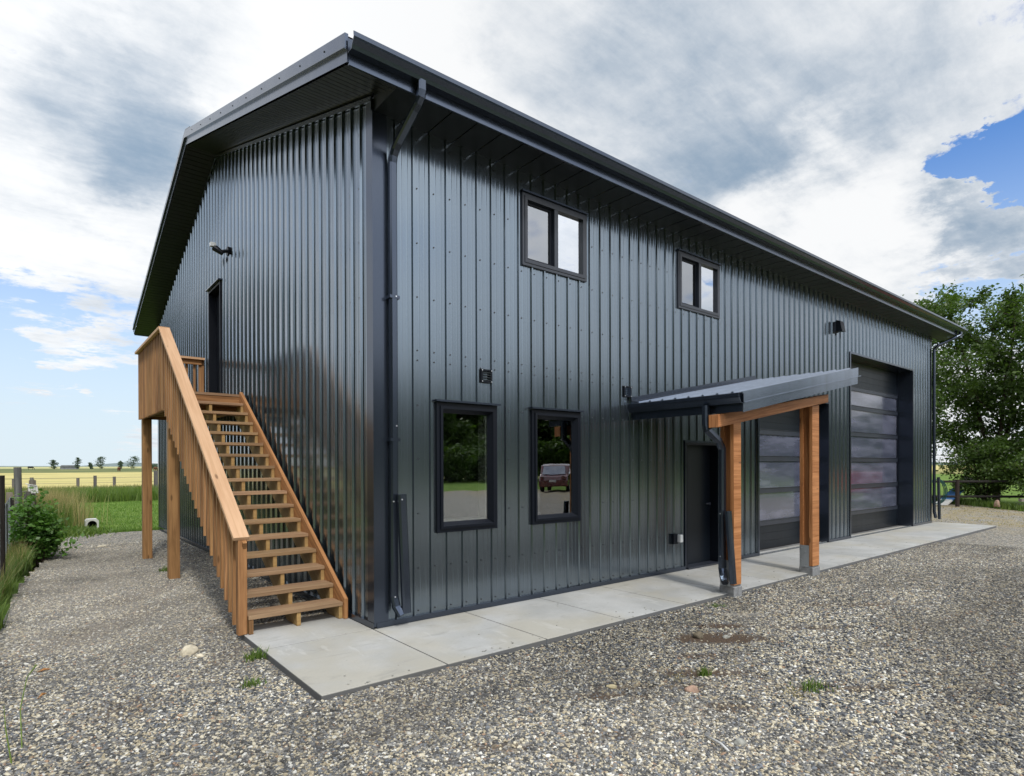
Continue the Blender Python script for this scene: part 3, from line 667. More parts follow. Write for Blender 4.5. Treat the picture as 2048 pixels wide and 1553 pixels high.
# roof sheets with ribs
mb = MB()
for side in (0, 1):
    ya, yb = (-OE, W/2) if side == 0 else (W+OE, W/2)
    xs_ = []; u = -OG
    while u < L+OR:
        xs_ += [(u, 0), (u+.12, 0), (u+.132, .018), (u+.152, .018), (u+.164, 0)]; u += .3
    xs_ = [p for p in xs_ if p[0] < L+OR] + [(L+OR, 0)]
    for (a, oa), (b_, ob) in zip(xs_[:-1], xs_[1:]):
        q = [(a, ya, ZE-.02+oa), (b_, ya, ZE-.02+ob), (b_, yb, roofz(W/2)-.02+ob), (a, yb, roofz(W/2)-.02+oa)]
        mb.face(q if side == 0 else q[::-1])
roof = mb.build('roof', 'trim', B)
mb = MB()
for x0, x1 in ((-OG-.004, -OG+.02),):
    pass
mb.beam((-OG-.02, W/2-.16, roofz(W/2)-.03), (L+OR+.02, W/2-.16, roofz(W/2)-.03), .34, .012, up=(0, -SL, 1)); mb.beam((-OG-.02, W/2+.16, roofz(W/2)-.03), (L+OR+.02, W/2+.16, roofz(W/2)-.03), .34, .012, up=(0, SL, 1))
mb.build('ridge_cap', 'trim', roof)
# rake trim (both gables): upper flashing proud of lower fascia
def rake(x, sgn):
    fl, fa, dr = MB(), MB(), MB()
    for (ya, yb) in ((-OE, W/2), (W+OE, W/2)):
        za, zb = ZE, roofz(W/2)
        for m_, off, h, th in ((fl, -.062, .125, .03), (fa, -.185, .110, .012), (dr, -.129, .012, .042)):
            x0 = x; x1 = x + sgn*th
            A = [(x0, ya, za+off-h/2), (x0, yb, zb+off-h/2), (x0, yb, zb+off+h/2), (x0, ya, za+off+h/2)]
            m_.prism(A if (sgn > 0) == (yb > ya) else A[::-1], (sgn*th, 0, 0))
    return fl.build('rake_flashing', 'fascia', B), fa.build('rake_fascia', 'fascia', B), dr.build('drip_edge', 'trim', B)
rk = rake(-OG, -1); rake(L+OR, 1)
mb = MB()
for i in range(10):
    for s in (0, 1):
        y = -OE+.45+i*.62 if s == 0 else W+OE-.45-i*.62
        z = roofz(y)-.062; mb.tube([(-OG-.030, y, z), (-OG-.036, y, z)], .008, 6)
mb.build('screw_row', 'screw', rk[0])['kind'] = 'stuff'
# gable soffits: boards running across the overhang
def gable_soffit(x0, x1):
    mb = MB()
    for (ya, yb) in ((-OE+.02, W/2), (W+OE-.02, W/2)):
        n = int(abs(yb-ya)/.105); d = 1 if yb > ya else -1
        for i in range(n+1):
            y0 = ya + d*i*.105; y1 = y0 + d*.095; y2 = y0 + d*.105
            if (y1-yb)*d > 0: y1 = yb
            if (y2-yb)*d > 0: y2 = yb
            z = lambda y: roofz(y)-.255
            q = [(x0, y0, z(y0)), (x1, y0, z(y0)), (x1, y1, z(y1)), (x0, y1, z(y1))]
            mb.face(q); 
            if abs(y2-y1) > 1e-4:
                g = [(x0, y1, z(y1)+.010), (x1, y1, z(y1)+.010), (x1, y2, z(y2)+.010), (x0, y2, z(y2)+.010)]; mb.face(g)
                mb.face([(x0, y1, z(y1)), (x1, y1, z(y1)), (x1, y1, z(y1)+.01), (x0, y1, z(y1)+.01)]); mb.face([(x0, y2, z(y2)), (x1, y2, z(y2)), (x1, y2, z(y2)+.01), (x0, y2, z(y2)+.01)])
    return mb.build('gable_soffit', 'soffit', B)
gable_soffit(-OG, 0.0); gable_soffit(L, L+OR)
# gable top trim
mb = MB()
for (ya, yb) in ((0.0, W/2), (W, W/2)): mb.beam((-.022, ya, roofz(ya)-.295), (-.022, yb, roofz(yb)-.295), .02, .045, up=(0, 0, 1))
mb.build('gable_trim', 'trim', B)
# eave soffit boards run out from the wall
def eave_soffit(ya, yb, z):
    mb = MB(); x = 0.0; e = L+OR-.02
    while x < e:
        x1 = min(x+.285, e); x2 = min(x+.30, e)
        mb.face([(x, ya, z), (x1, ya, z), (x1, yb, z), (x, yb, z)]); mb.face([(x1, ya, z+.012), (x2, ya, z+.012), (x2, yb, z+.012), (x1, yb, z+.012)])
        mb.face([(x1, ya, z), (x1, yb, z), (x1, yb, z+.012), (x1, ya, z+.012)])
        x = x2
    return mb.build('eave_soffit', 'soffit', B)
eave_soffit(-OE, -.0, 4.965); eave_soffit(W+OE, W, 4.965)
mb = MB(); mb.face([(0.0, -OE, 4.965), (0.0, -.002, 4.965), (0.0, -.002, roofz(0)-.25), (0.0, -OE, roofz(-OE)-.25)]); mb.build('eave_return', 'soffit', B)
mb = MB(); mb.box((-OG+.001, -OE+.006, 4.952), (L+OR-.001, -OE-.014, 5.165)); mb.build('fascia', 'fascia', B)
mb = MB(); mb.box((-OG+.001, W+OE-.006, 4.952), (L+OR-.001, W+OE+.014, 5.165)); mb.build('fascia', 'fascia', B)
def gutter(x0, x1, y, zt, s=-1, name='gutter', parent=None, m='trim', k=1.0):
    pr_ = [(0.0, .0), (0.0, -.125*k), (.075*k, -.125*k), (.088*k, -.095*k), (.118*k, -.062*k), (.124*k, -.045*k), (.124*k, -.006), (.112*k, .0), (.112*k, -.008), (.116*k, -.045*k), (.080*k, -.09*k), (.070*k, -.118*k), (.006, -.118*k), (.006, 0)]
    mb = MB(); pts = [(x0, y + s*a, zt + b_) for a, b_ in pr_]
    mb.prism(pts if s > 0 else pts[::-1], (x1-x0, 0, 0)); return mb.build(name, m, parent or B)
gutter(-OG-.012, L+OR-.02, -OE-.016, 5.168); gutter(-OG-.012, L+OR-.02, W+OE+.016, 5.168, 1)
# corner trims and base trims
mb = MB(); mb.box((-.028, -.028, .02), (.125, -.001, 4.962)); mb.box((-.028, -.0005, .02), (-.001, .11, 5.07)); mb.build('corner_trim', 'trim', B)
mb = MB(); mb.box((L-.11, -.028, .02), (L+.028, -.001, 4.962)); mb.box((L+.001, 0, .02), (L+.028, .12, 5.07)); mb.build('corner_trim', 'trim', B)
mb = MB(); mb.box((-.028, W-.12, .02), (-.001, W+.028, 5.07)); mb.build('corner_trim', 'trim', B)
for a, b_ in ((.0, ED[0]), (ED[1], OD1[0]), (OD1[1], OD2[0]), (OD2[1], L)):
    mb = MB(); mb.box((a, -.034, .004), (b_, -.0295, .05)); mb.box((a, -.034, .05), (b_, -.001, .056)); mb.build('base_trim', 'trim', B)
mb = MB(); mb.box((-.034, -.034, .004), (-.0295, W, .05)); mb.box((-.034, -.029, .05), (-.001, W, .056)); mb.build('base_trim', 'trim', B)
mb = MB(); mb.box((.001, .001, -.15), (L-.001, .03, .02)); mb.box((.001, .031, -.15), (.03, W-.001, .02)); mb.build('foundation', 'concrete_edge', B)
# screws
mb = MB()
def screw(p, n, r=.0075):
    p = Vector(p); mb.tube([p, p+Vector(n)*.006], r, 6)
inop = lambda u, z, ops, m_=.06: any(o[0]-m_ < u < o[1]+m_ and o[2]-m_ < z < o[3]+.09 for o in ops)
x = 0.425
while x < L-.2:
    for z in (.10, .53, 1.08, 1.635, 2.176, 2.63, 2.73, 3.27, 3.813, 4.363, 4.85):
        if x > .2 and not inop(x+.045, z, [*WIN.values(), OD1, OD2, ED]): screw((x+.045, -.0005, z), (0, -1, 0), .0078)
    x += .197
y = .275
while y < W-.1:
    for z in (.10, .53, 1.08, 1.62, 2.166, 2.71, 3.25, 3.80, 4.34, 4.88, 5.42, 5.96, 6.5):
        if z < roofz(y)-.4 and not inop(y+.045, z, [GD]): screw((-.0005, y+.05, z), (-1, 0, 0), .0085)
    y += .2152
sc = mb.build('siding_screws', 'screw', B); sc['kind'] = 'stuff'

# windows ------------------------------------------------
def slider(key, blind):
    x0, x1, z0, z1 = WIN[key]; e = .0
    w = MB().ring((x0-.022, z0-.022), (x1+.022, z1+.022), (x0+.012, z0+.012), (x1-.012, z1-.012), -.030, .02).build('window', 'frame_grey', B)
    mb = MB().ring((x0+.012, z0+.012), (x1-.012, z1-.012), (x0+.052, z0+.052), (x1-.052, z1-.052), -.038, .06); xm = (x0+x1)/2
    mb.box((xm-.030, -.034, z0+.052), (xm+.030, .055, z1-.052)); mb.build('frame', 'frame_grey', w)
    mb = MB().ring((x0+.052, z0+.052), (xm-.030, z1-.052), (x0+.082, z0+.082), (xm-.072, z1-.082), .005, .045); mb.build('sash', 'frame_dark', w)
    MB().box((x0+.082, .022, z0+.082), (xm-.072, .028, z1-.082)).build('pane', 'glass_screen' , w)
    MB().box((xm+.030, .004, z0+.052), (x1-.052, .010, z1-.052)).build('pane', 'glass_upper', w)
    MB().beam((x0-.035, -.026, z1+.034), (x1+.035, -.026, z1+.034), .062, .018).build('head_flashing', 'fascia', w)
    MB().ring((x0, z0), (x1, z1), (x0+.03, z0+.03), (x1-.03, z1-.03), .065, .14).build('liner', 'white_jamb', w)
    if blind: 
        MB().box((x0+.04, .10, z0+.04), (x1-.04, .105, z1-.04)).build('blind', 'blind', w)
    else:
        MB().box((x0+.04, .10, z0+.36), (x0+.36, .105, z1-.04)).build('blind', 'blind', w)
        MB().box((x0+.04, .10, z0+.04), (x0+.44, .106, z0+.35)).build('shade', 'brown_shade', w)
        MB().box((xm, .10, z0+.04), (x1-.04, .105, z1-.04)).build('blind', 'blind', w)
    return w
slider('A', True); slider('B', False)
def fixed(key):
    x0, x1, z0, z1 = WIN[key]
    w = MB().ring((x0-.022, z0-.022), (x1+.022, z1+.022), (x0+.016, z0+.016), (x1-.016, z1-.016), -.034, .02).build('window', 'frame_dark', B)
    MB().ring((x0+.016, z0+.016), (x1-.016, z1-.016), (x0+.045, z0+.045), (x1-.045, z1-.045), -.050, .03).build('frame', 'frame_dark', w)
    fm = MB(); xi0, xi1, zi0, zi1 = x0+.045, x1-.045, z0+.045, z1-.045; b_ = .04
    # sloped glazing bead
    O = [(xi0, -.044, zi0), (xi1, -.044, zi0), (xi1, -.044, zi1), (xi0, -.044, zi1)]; I = [(xi0+b_, .012, zi0+b_), (xi1-b_, .012, zi0+b_), (xi1-b_, .012, zi1-b_), (xi0+b_, .012, zi1-b_)]
    for i in range(4):
        j = (i+1) % 4; fm.face([O[i], O[j], I[j], I[i]])
    fm.build('glazing_bead', 'frame_dark', w)
    MB().box((xi0+b_-.004, .012, zi0+b_-.004), (xi1-b_+.004, .017, zi1-b_+.004)).build('pane', 'glass_clear', w)
    MB().beam((x0-.045, -.034, z1+.036), (x1+.045, -.034, z1+.036), .078, .020).build('head_flashing', 'trim', w)
    mb = MB(); mb.box((xi1-b_-.016, .03, zi0+b_), (xi1-b_+.004, .16, zi1-b_)); mb.box((xi0+b_-.004, .03, zi0+b_-.004), (xi1-b_-.016, .16, zi0+b_+.016)); mb.box((xi0+b_-.004, .03, zi0+.056), (xi0+b_+.01, .16, zi1-b_))
    mb.build('liner', 'white_jamb', w)
fixed('C'); fixed('D')

# doors ---------------------------------------------------
x0, x1, z0, z1 = ED
d = MB().box((x0+.035, .13, .03), (x1-.035, .175, z1-.035)).build('door', 'door_dark', B)
mb = MB(); mb.box((x0, -.03, .02), (x0+.035, .2, z1)); mb.box((x1-.035, -.03, .02), (x1, .2, z1)); mb.box((x0+.035, -.03, z1-.035), (x1-.035, .2, z1)); mb.build('frame', 'frame_dark', d)
mb = MB(); mb.box((x0-.03, -.032, z1), (x1+.03, -.001, z1+.03)); mb.box((x0-.022, -.032, .05), (x0-.001, -.001, z1)); mb.box((x1+.001, -.032, .05), (x1+.022, -.001, z1)); mb.build('trim', 'trim', d)
MB().box((x0+.02, -.06, .003), (x1-.02, .2, .028)).build('threshold', 'frame_grey', d)
mb = MB(); mb.tube([(x1-.11, .13, .95), (x1-.11, .075, .95)], .022, 10); mb.tube([(x1-.11, .08, .95), (x1-.22, .08, .95)], .010, 8); mb.build('handle', 'frame_grey', d, smooth=False)
for p in [(x0+.30, .128, 1.5)]: pass
y0, y1, z0, z1 = GD
d = MB().box((.10, y0+.03, z0+.01), (.145, y1-.03, z1-.03)).build('door', 'door_dark', B)
mb = MB(); mb.box((-.03, y0, z0), (.16, y0+.03, z1)); mb.box((-.03, y1-.03, z0), (.16, y1, z1)); mb.box((-.03, y0+.03, z1-.03), (.16, y1-.03, z1)); mb.build('frame', 'frame_dark', d)
MB().beam((-.034, y0-.04, z1+.028), (-.034, y1+.04, z1+.028), .075, .022).build('head_flashing', 'fascia', d)
mb = MB(); mb.tube([(.10, y0+.11, z0+.95), (.045, y0+.11, z0+.95)], .022, 10); mb.tube([(.05, y0+.11, z0+.95), (.05, y0+.22, z0+.95)], .010, 8); mb.build('handle', 'frame_grey', d)

def overhead(o, dpt, rails, top_solid, name='overhead_door'):
    x0, x1, z0, z1 = o
    mb = MB()
    # stiles
    mb.box((x0+.0, dpt, .0), (x0+.07, dpt+.05, z1)); mb.box((x1-.07, dpt, .0), (x1, dpt+.05, z1)); mb.box((x0+.07, dpt+.002, z1-.03), (x1-.07, dpt+.05, z1))
    D_ = mb.build(name, 'frame_dark', B)
    zs_ = rails
    for z in zs_[1:-1]:
        rl = MB(); rl.box((x0+.07, dpt-.012, z-.045), (x1-.07, dpt+.04, z+.045)); rl.box((x0+.07, dpt-.024, z+.045), (x1-.07, dpt+.02, z+.053)); rl.build('rail', 'frame_grey', D_)
    def solid(a, b_):
        s_ = MB(); n = max(2, int((b_-a)/.13)); h = (b_-a)/n
        for i in range(n):
            s_.box((x0+.07, dpt+.004, a+i*h+.004), (x1-.07, dpt+.04, a+(i+1)*h-.004)); s_.box((x0+.07, dpt+.010, a+i*h-.004), (x1-.07, dpt+.03, a+i*h+.004)) if i else None
        s_.build('door_panel', 'door_dark', D_)
    solid(.01, zs_[1]-.045)
    for a, b_ in zip(zs_[1:-1], zs_[2:]):
        if b_ == zs_[-1] and top_solid: solid(a+.053, b_-.031)
        else: MB().box((x0+.07, dpt+.012, a+.053), (x1-.07, dpt+.018, b_-.045)).build('pane', 'polycarbonate', D_)
    MB().box((x0, dpt-.005, -.0), (x1, dpt+.045, .022)).build('bottom_seal', 'black_rubber', D_)
    # deep jambs and head of the opening
    j = MB(); j.box((x0-.004, -.034, .004), (x0+.0, dpt+.06, z1)); j.box((x1, -.034, .004), (x1+.004, dpt+.06, z1)); j.box((x0-.03, -.034, z1), (x1+.03, dpt+.06, z1+.006))
    j.box((x0-.05, -.036, .01), (x0-.004, -.022, z1+.04)); j.box((x1+.004, -.036, .01), (x1+.05, -.022, z1+.04)); j.box((x0-.004, -.036, z1+.006), (x1+.004, -.022, z1+.04))
    j.build('jamb', 'trim', D_)
    MB().box((x0, .0, -.08), (x1, dpt+.1, -.001)).build('sill', 'concrete', D_)
overhead(OD2, .30, [0, .47, 1.065, 1.672, 2.256, 2.852, 3.28, 3.915], True)
overhead(OD1, .30, [0, .49, 1.085, 1.677, 2.17, 2.78], True)
# vents, lights, outlet -----------------------------------
for (a, b_, za, zb) in ((1.25, 1.40, 2.475, 2.62), (3.625, 3.775, 2.485, 2.63)):
    v = MB().ring((a, za), (b_, zb), (a+.02, za+.018), (b_-.02, zb-.018), -.030, -.001).build('vent', 'frame_dark', B)
    s_ = MB()
    for i in range(4):
        z = za+.030+i*.027; s_.beam((a+.02, -.026, z), (b_-.02, -.026, z), .016, .006, up=(0, -.35, .93))
    s_.build('louvre', 'siding', v)
    s_ = MB()
    for px2 in (a+.012, b_-.012):
        for pz in (za+.012, zb-.012): s_.tube([(px2, -.030, pz), (px2, -.036, pz)], .006, 8)
    s_.each('screw', 'bright_screw', v)
lt = MB().box((10.10, -.070, 4.25), (10.24, -.001, 4.46)).build('wall_light', 'frame_grey', B)
mb = MB(); mb.prism([(10.10, -.071, 4.27), (10.10, -.19, 4.25), (10.10, -.15, 4.46), (10.10, -.071, 4.49)], (.17, 0, 0)); mb.build('lamp_housing', 'frame_dark', lt)
lt = MB().tube([(-.001, 5.25, 5.10), (-.045, 5.25, 5.10)], .075, 14).build('wall_light', 'frame_dark', B)
mb = MB(); mb.tube([(-.045, 5.25, 5.10), (-.12, 5.265, 5.08)], .028, 10); mb.tube([(-.11, 5.27, 5.05), (-.17, 5.30, 5.10), (-.22, 5.33, 5.14)], [.034, .048, .054], 12); mb.build('lamp_head', 'frame_dark', lt)
mb = MB(); mb.box((-.285, 5.285, 5.15), (-.20, 5.36, 5.21)); mb.build('motion_sensor', 'lamp_lens', lt)
ob = MB().box((4.69, -.045, .41), (4.79, -.001, .56)).build('outlet_box', 'frame_dark', B)
MB().box((4.785, -.10, .43), (4.85, -.03, .545)).build('outlet_cover', 'lamp_lens', ob, bevel=.012)
# downspouts ----------------------------------------------
def downspout(path, flat, parent, ext=None, extflat=None, name='downspout', straps=()):
    d = MB().tube(path, 0, flat=flat, up0=(0, 1, 0)).build(name, 'trim', parent)
    if ext: 
        MB().tube(ext, 0, flat=extflat or flat, up0=(0, 1, 0)).build('hinged_extension', 'trim', d)
    return d
def strap(d, pts):
    s_ = MB()
    for p in pts: s_.tube([Vector(p), Vector(p)+Vector((0, -.005, 0))], .007, 8)
    s_.each('screw', 'bright_screw', d)
ds = downspout([(.20, -.565, 5.055), (.20, -.565, 4.97), (.198, -.552, 4.915), (.192, -.520, 4.870), (.185, -.470, 4.832), (.170, -.180, 4.655), (.165, -.125, 4.610), (.161, -.092, 4.555), (.16, -.080, 4.49), (.16, -.078, 4.40), (.16, -.078, .30), (.17, -.10, .20), (.20, -.15, .12)], (.078, .062), B,
               [(.205, -.15, 1.29), (.25, -.155, .14)], (.088, .062))
strap(ds, [(.175, -.11, 3.2), (.175, -.11, 1.95), (.14, -.11, 1.22), (.19, -.185, 1.24), (.15, -.115, .30)])
MB().box((.11, -.112, 3.18), (.215, -.002, 3.21)).build('strap', 'trim', ds); MB().box((.11, -.112, 1.80), (.215, -.002, 1.83)).build('strap', 'trim', ds)
downspout([(L+.42, -.565, 5.055), (L+.42, -.565, 4.99), (L+.34, -.50, 4.92), (L+.05, -.16, 4.72), (L+.03, -.08, 4.62), (L+.03, -.078, .30), (L+.08, -.10, .14)], (.078, .062), B,
          [(L+.20, -.15, .10), (L+.12, -.15, 1.22)], (.085, .062))

# ------------------------------------------------------------------ porch canopy
PC = thing('porch_canopy', (5.3, -.8, 0), 'lean-to canopy with dark metal roof on two orange timber posts over the entry door', 'canopy')
PX0, PX1, PYo = 3.80, 7.02, -1.64; PZ0, PS = 2.392, 0.186
pz = lambda x: PZ0 + PS*(x-PX0)
mb = MB()
y = PYo; pr_ = []
while y < -.02:
    pr_ += [(y, 0), (y+.10, 0), (y+.112, .018), (y+.128, .018), (y+.14, 0)]; y += .197
pr_ = [p for p in pr_ if p[0] < -.03] + [(-.03, 0)]
for (a, oa), (b_, ob) in zip(pr_[:-1], pr_[1:]):
    mb.face([(PX0-.03, a, pz(PX0-.03)+.012+oa), (PX1, a, pz(PX1)+.012+oa), (PX1, b_, pz(PX1)+.012+ob), (PX0-.03, b_, pz(PX0-.03)+.012+ob)])
    mb.face([(PX0-.03, a, pz(PX0-.03)+.008), (PX1, a, pz(PX1)+.008), (PX1, a, pz(PX1)+.012+oa), (PX0-.03, a, pz(PX0-.03)+.012+oa)])
    mb.face([(PX0-.03, a, pz(PX0-.03)+.008), (PX0-.03, a, pz(PX0-.03)+.012+oa), (PX0-.03, b_, pz(PX0-.03)+.012+ob), (PX0-.03, b_, pz(PX0-.03)+.008)])
    mb.face([(PX1, a, pz(PX1)+.008), (PX1, a, pz(PX1)+.012+oa), (PX1, b_, pz(PX1)+.012+ob), (PX1, b_, pz(PX1)+.008)])
mb.build('canopy_roof', 'canopy_metal', PC)
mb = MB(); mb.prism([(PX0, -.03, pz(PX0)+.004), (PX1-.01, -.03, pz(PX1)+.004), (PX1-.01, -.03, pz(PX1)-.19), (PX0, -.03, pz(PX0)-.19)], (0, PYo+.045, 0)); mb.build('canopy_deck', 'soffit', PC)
def strip(name, dz, h, th, yo, m, x0=PX0-.02, x1=PX1+.02):
    mb = MB(); mb.prism([(x0, yo, pz(x0)+dz-h/2), (x1, yo, pz(x1)+dz-h/2), (x1, yo, pz(x1)+dz+h/2), (x0, yo, pz(x0)+dz+h/2)], (0, -th, 0)); return mb.build(name, m, PC)
strip('rake_flashing', -.045, .125, .012, PYo+.010, 'canopy_metal')
strip('drip_edge', -.112, .010, .032, PYo+.010, 'canopy_metal', PX0-.01, PX1+.07)
strip('rake_fascia', -.170, .105, .008, PYo+.008, 'canopy_metal', PX0, PX1)
mb = MB()   # wall flashing, stepped along the ribs
mb.beam((PX0-.05, -.040, pz(PX0)+.055), (PX1, -.040, pz(PX1)+.055), .018, .07); mb.beam((PX0-.05, -.07, pz(PX0)+.028), (PX1, -.07, pz(PX1)+.028), .08, .008); mb.build('wall_flashing', 'trim', PC)
mb = MB(); mb.box((PX0-.012, -.03, PZ0-.215), (PX0+.004, PYo+.012, PZ0-.02)); mb.build('eave_fascia', 'trim', PC)
gt = MB(); k_ = .95
prg = [(0.0, .0), (0.0, -.115), (-.065, -.115), (-.08, -.09), (-.105, -.055), (-.110, -.04), (-.110, -.004), (-.100, 0), (-.100, -.008), (-.100, -.045), (-.070, -.085), (-.06, -.108), (-.006, -.108), (-.006, 0)]
gt.prism([(PX0-.014+a, -.035, PZ0-.006+b_) for a, b_ in prg], (0, PYo+.02, 0)); gt.build('gutter', 'trim', PC)
# sloping beam and posts
mb = MB(); mb.tint = (1.05, 1, 1); bx0, bx1 = 3.689, 6.62
bz = lambda x: 2.078 + .160*(x-3.689)
mb.prism([(bx0, -1.39, bz(bx0)-.075), (bx1, -1.39, bz(bx1)-.060), (bx1, -1.39, bz(bx1)+.060), (bx0, -1.39, bz(bx0)+.075)], (0, .13, 0)); mb.build('beam', 'wood_porch', PC, bevel=.004)
for (px0, px1, py0, py1) in ((4.02, 4.185, -1.39, -1.21), (6.12, 6.33, -1.38, -1.20)):
    zt = bz((px0+px1)/2)-.085; mb = MB()
    mb.tint = (1.02, 1, .98); mb.prism([(px0, py0, .105), (px1, py0, .105), (px1, py0, bz(px1)-.072), (px0, py0, bz(px0)-.072)], (0, .045, 0))
    mb.tint = (.62, .58, .54); mb.prism([(px0+.018, py0+.047, .105), (px1-.004, py0+.047, .105), (px1-.004, py0+.047, bz(px1)-.072), (px0+.018, py0+.047, bz(px0)-.072)], (0, .085, 0))  # shade of the recessed middle ply is painted into its tint
    mb.tint = (.95, .93, .9); mb.prism([(px0, py0+.134, .105), (px1, py0+.134, .105), (px1, py0+.134, bz(px1)-.072), (px0, py0+.134, bz(px0)-.072)], (0, .046, 0))
    p_ = mb.build('post', 'wood_porch', PC)
    mb = MB(); mb.box((px0-.010, py0+.047, .085), (px0-.004, py1, .40)); mb.box((px0-.008, py0+.01, .086), (px1+.004, py1, .100))
    br = mb.build('post_bracket', 'galvanised', p_)
    mb = MB()
    for bz_ in (.10, .19, .30, .36): mb.tube([(px0-.012, py0+.10+(.05 if bz_ in (.19, .36) else 0), bz_), (px0-.026, py0+.10+(.05 if bz_ in (.19, .36) else 0), bz_)], .013, 6)
    mb.each('bolt', 'galvanised', p_)
    MB().box((px0-.010, py0-.008, -.12), (px1+.012, py1+.01, .083)).build('pier', 'concrete_pier', p_, bevel=.008)
dsx = 3.715
ds = downspout([(dsx, -1.205, 2.275), (dsx, -1.205, 2.05), (dsx+.01, -1.22, 1.98), (dsx+.20, -1.25, 1.86), (dsx+.262, -1.26, 1.76), (dsx+.262, -1.26, .30), (dsx+.24, -1.29, .20), (dsx+.19, -1.34, .15)], (.088, .075), PC,
               [(dsx+.212, -1.37, 1.01), (dsx+.222, -1.43, .14)], (.085, .06))
s_ = MB()
for z in (.97, .45, .2): s_.tube([(dsx+.225, -1.26, z), (dsx+.218, -1.26, z)], .007, 8)
s_.each('screw', 'bright_screw', ds)

# ------------------------------------------------------------------ staircase
ST = thing('wooden_staircase', (-.55, 3.5, 0), 'tan cedar outdoor staircase rising to a railed landing at the upper gable door', 'staircase')
XL, XR = -1.03, -.05
NT = 16; z1_, dz_, y1_, dy_ = .172, .1555, .545, .2395
tz = lambda i: z1_ + dz_*i; ty = lambda i: y1_ + dy_*i       # tread top / nosing
DZ = tz(NT)     # deck top
DY0, DY1 = ty(NT), 6.95
for i in range(NT):
    mb = MB()
    for k_ in (0, 1):
        mb.tint = rt_tint(.85, 1.12); y = ty(i) + k_*.138
        mb.box((XL+.02, y, tz(i)-.038), (XR-.045, y+.132, tz(i)))
    mb.build('tread', 'wood_tread', ST, bevel=.003)
def notched(x0, x1, m, tint):
    """sawtooth stringer profile"""
    pts = []
    for i in range(NT):
        pts += [(ty(i)+.012, tz(i)-.039), (ty(i+1)+.012, tz(i)-.039)]
    pts = [(ty(0)+.012, 0.004)] + pts + [(ty(NT)+.012, DZ-.04), (ty(NT)+.16, DZ-.04), (ty(NT)+.16, DZ-.25)]
    low0 = ty(0)+.30
    lower = [(ty(NT)-.0, DZ-.40), (low0, .004)]
    poly = pts + lower; mb = MB(); mb.tint = tint
    # build as strips so that every face is simple
    slope = (DZ-.40)/(ty(NT)-low0)
    lowz = lambda y: max(.004, (y-low0)*slope)
    edges = sorted(set([ty(0)+.012] + [ty(i)+.012 for i in range(1, NT+1)] + [low0, ty(NT)+.16]))
    ou = R.uniform(0, 30)
    for a, b_ in zip(edges[:-1], edges[1:]):
        mid = (a+b_)/2; i = min(NT, int((mid-ty(0)-.012)/dy_)); top = tz(i)-.039 if i < NT else DZ-.04
        for xx in (x0, x1):
            q = [(xx, a, lowz(a)), (xx, b_, lowz(b_)), (xx, b_, top), (xx, a, top)]
            mb.face(q if xx == x1 else q[::-1], [(ou+p[1]*.84+p[2]*.54, ou-p[1]*.54+p[2]*.84) for p in (q if xx == x1 else q[::-1])])
        mb.face([(x0, a, top), (x0, b_, top), (x1, b_, top), (x1, a, top)][::-1])
        mb.face([(x0, a, lowz(a)), (x0, b_, lowz(b_)), (x1, b_, lowz(b_)), (x1, a, lowz(a))])
        prev = 0.004 if a == edges[0] else None
        if a == edges[0]: mb.face([(x0, a, .004), (x1, a, .004), (x1, a, top), (x0, a, top)], [(ou, 0), (ou+.04, 0), (ou+.04, .2), (ou, .2)])
        elif any(abs(a-(ty(k_)+.012)) < 1e-6 for k_ in range(1, NT+1)): mb.face([(x0, a, top-dz_-.0), (x1, a, top-dz_-.0), (x1, a, top), (x0, a, top)], [(ou, 0), (ou+.04, 0), (ou+.04, .2), (ou, .2)])
    return mb.build('stringer', m, ST)
notched(XL+.022, XL+.060, 'wood_stringer', (1, 1, 1)); notched(-.56, -.522, 'wood_stringer', (1.1, 1.08, 1)); notched(XR-.083, XR-.046, 'wood_stringer', (1.05, 1.05, 1))
# solid outer skirt on the wall side (2x12)
mb = MB(); mb.tint = (1.12, 1.02, .95)
sl = dz_/dy_
A = [(XR-.043, ty(0)-.03, .004), (XR-.043, ty(0)+.26, .004), (XR-.043, ty(NT), DZ-.30), (XR-.043, ty(NT), DZ+.035), (XR-.043, ty(NT)-.03, DZ+.035), (XR-.043, ty(0)-.03, tz(0)+.035)]
mb.prism(A[::-1], (.040, 0, 0)); mb.build('skirt_board', 'wood_stair', ST)
# landing: joists, boards, rims, posts
mb = MB(); y = DY0; i = 0
while y < DY1-.03:
    mb.tint = rt_tint(); mb.box((XL+.005, y, DZ-.036), (-.04, min(y+.135, DY1), DZ)); y += .14
mb.each('deck_board', 'wood_tread', ST)
mb = MB(); mb.tint = (.9, .85, .8); mb.box((XL, DY0+.01, DZ-.26), (-.045, DY0+.048, DZ-.038)); mb.box((XL, DY1-.04, DZ-.26), (-.045, DY1, DZ-.038)); mb.box((XL-.0, DY0+.05, DZ-.26), (XL+.038, DY1-.042, DZ-.038)); mb.box((-.084, DY0+.05, DZ-.26), (-.046, DY1-.042, DZ-.038))
mb.each('rim_joist', 'wood_stair', ST)
mb = MB(); y = DY0+.4
while y < DY1-.2: mb.box((XL+.04, y, DZ-.24), (-.086, y+.038, DZ-.038)); y += .4
mb.each('joist', 'wood_stringer', ST)
for yy in (4.335, 6.80):
    mb = MB(); mb.tint = rt_tint(.85, 1.0); mb.box((XL-.02, yy, -.10), (XL+.12, yy+.14, DZ-.262)); mb.build('post', 'wood_stair', ST, bevel=.005)
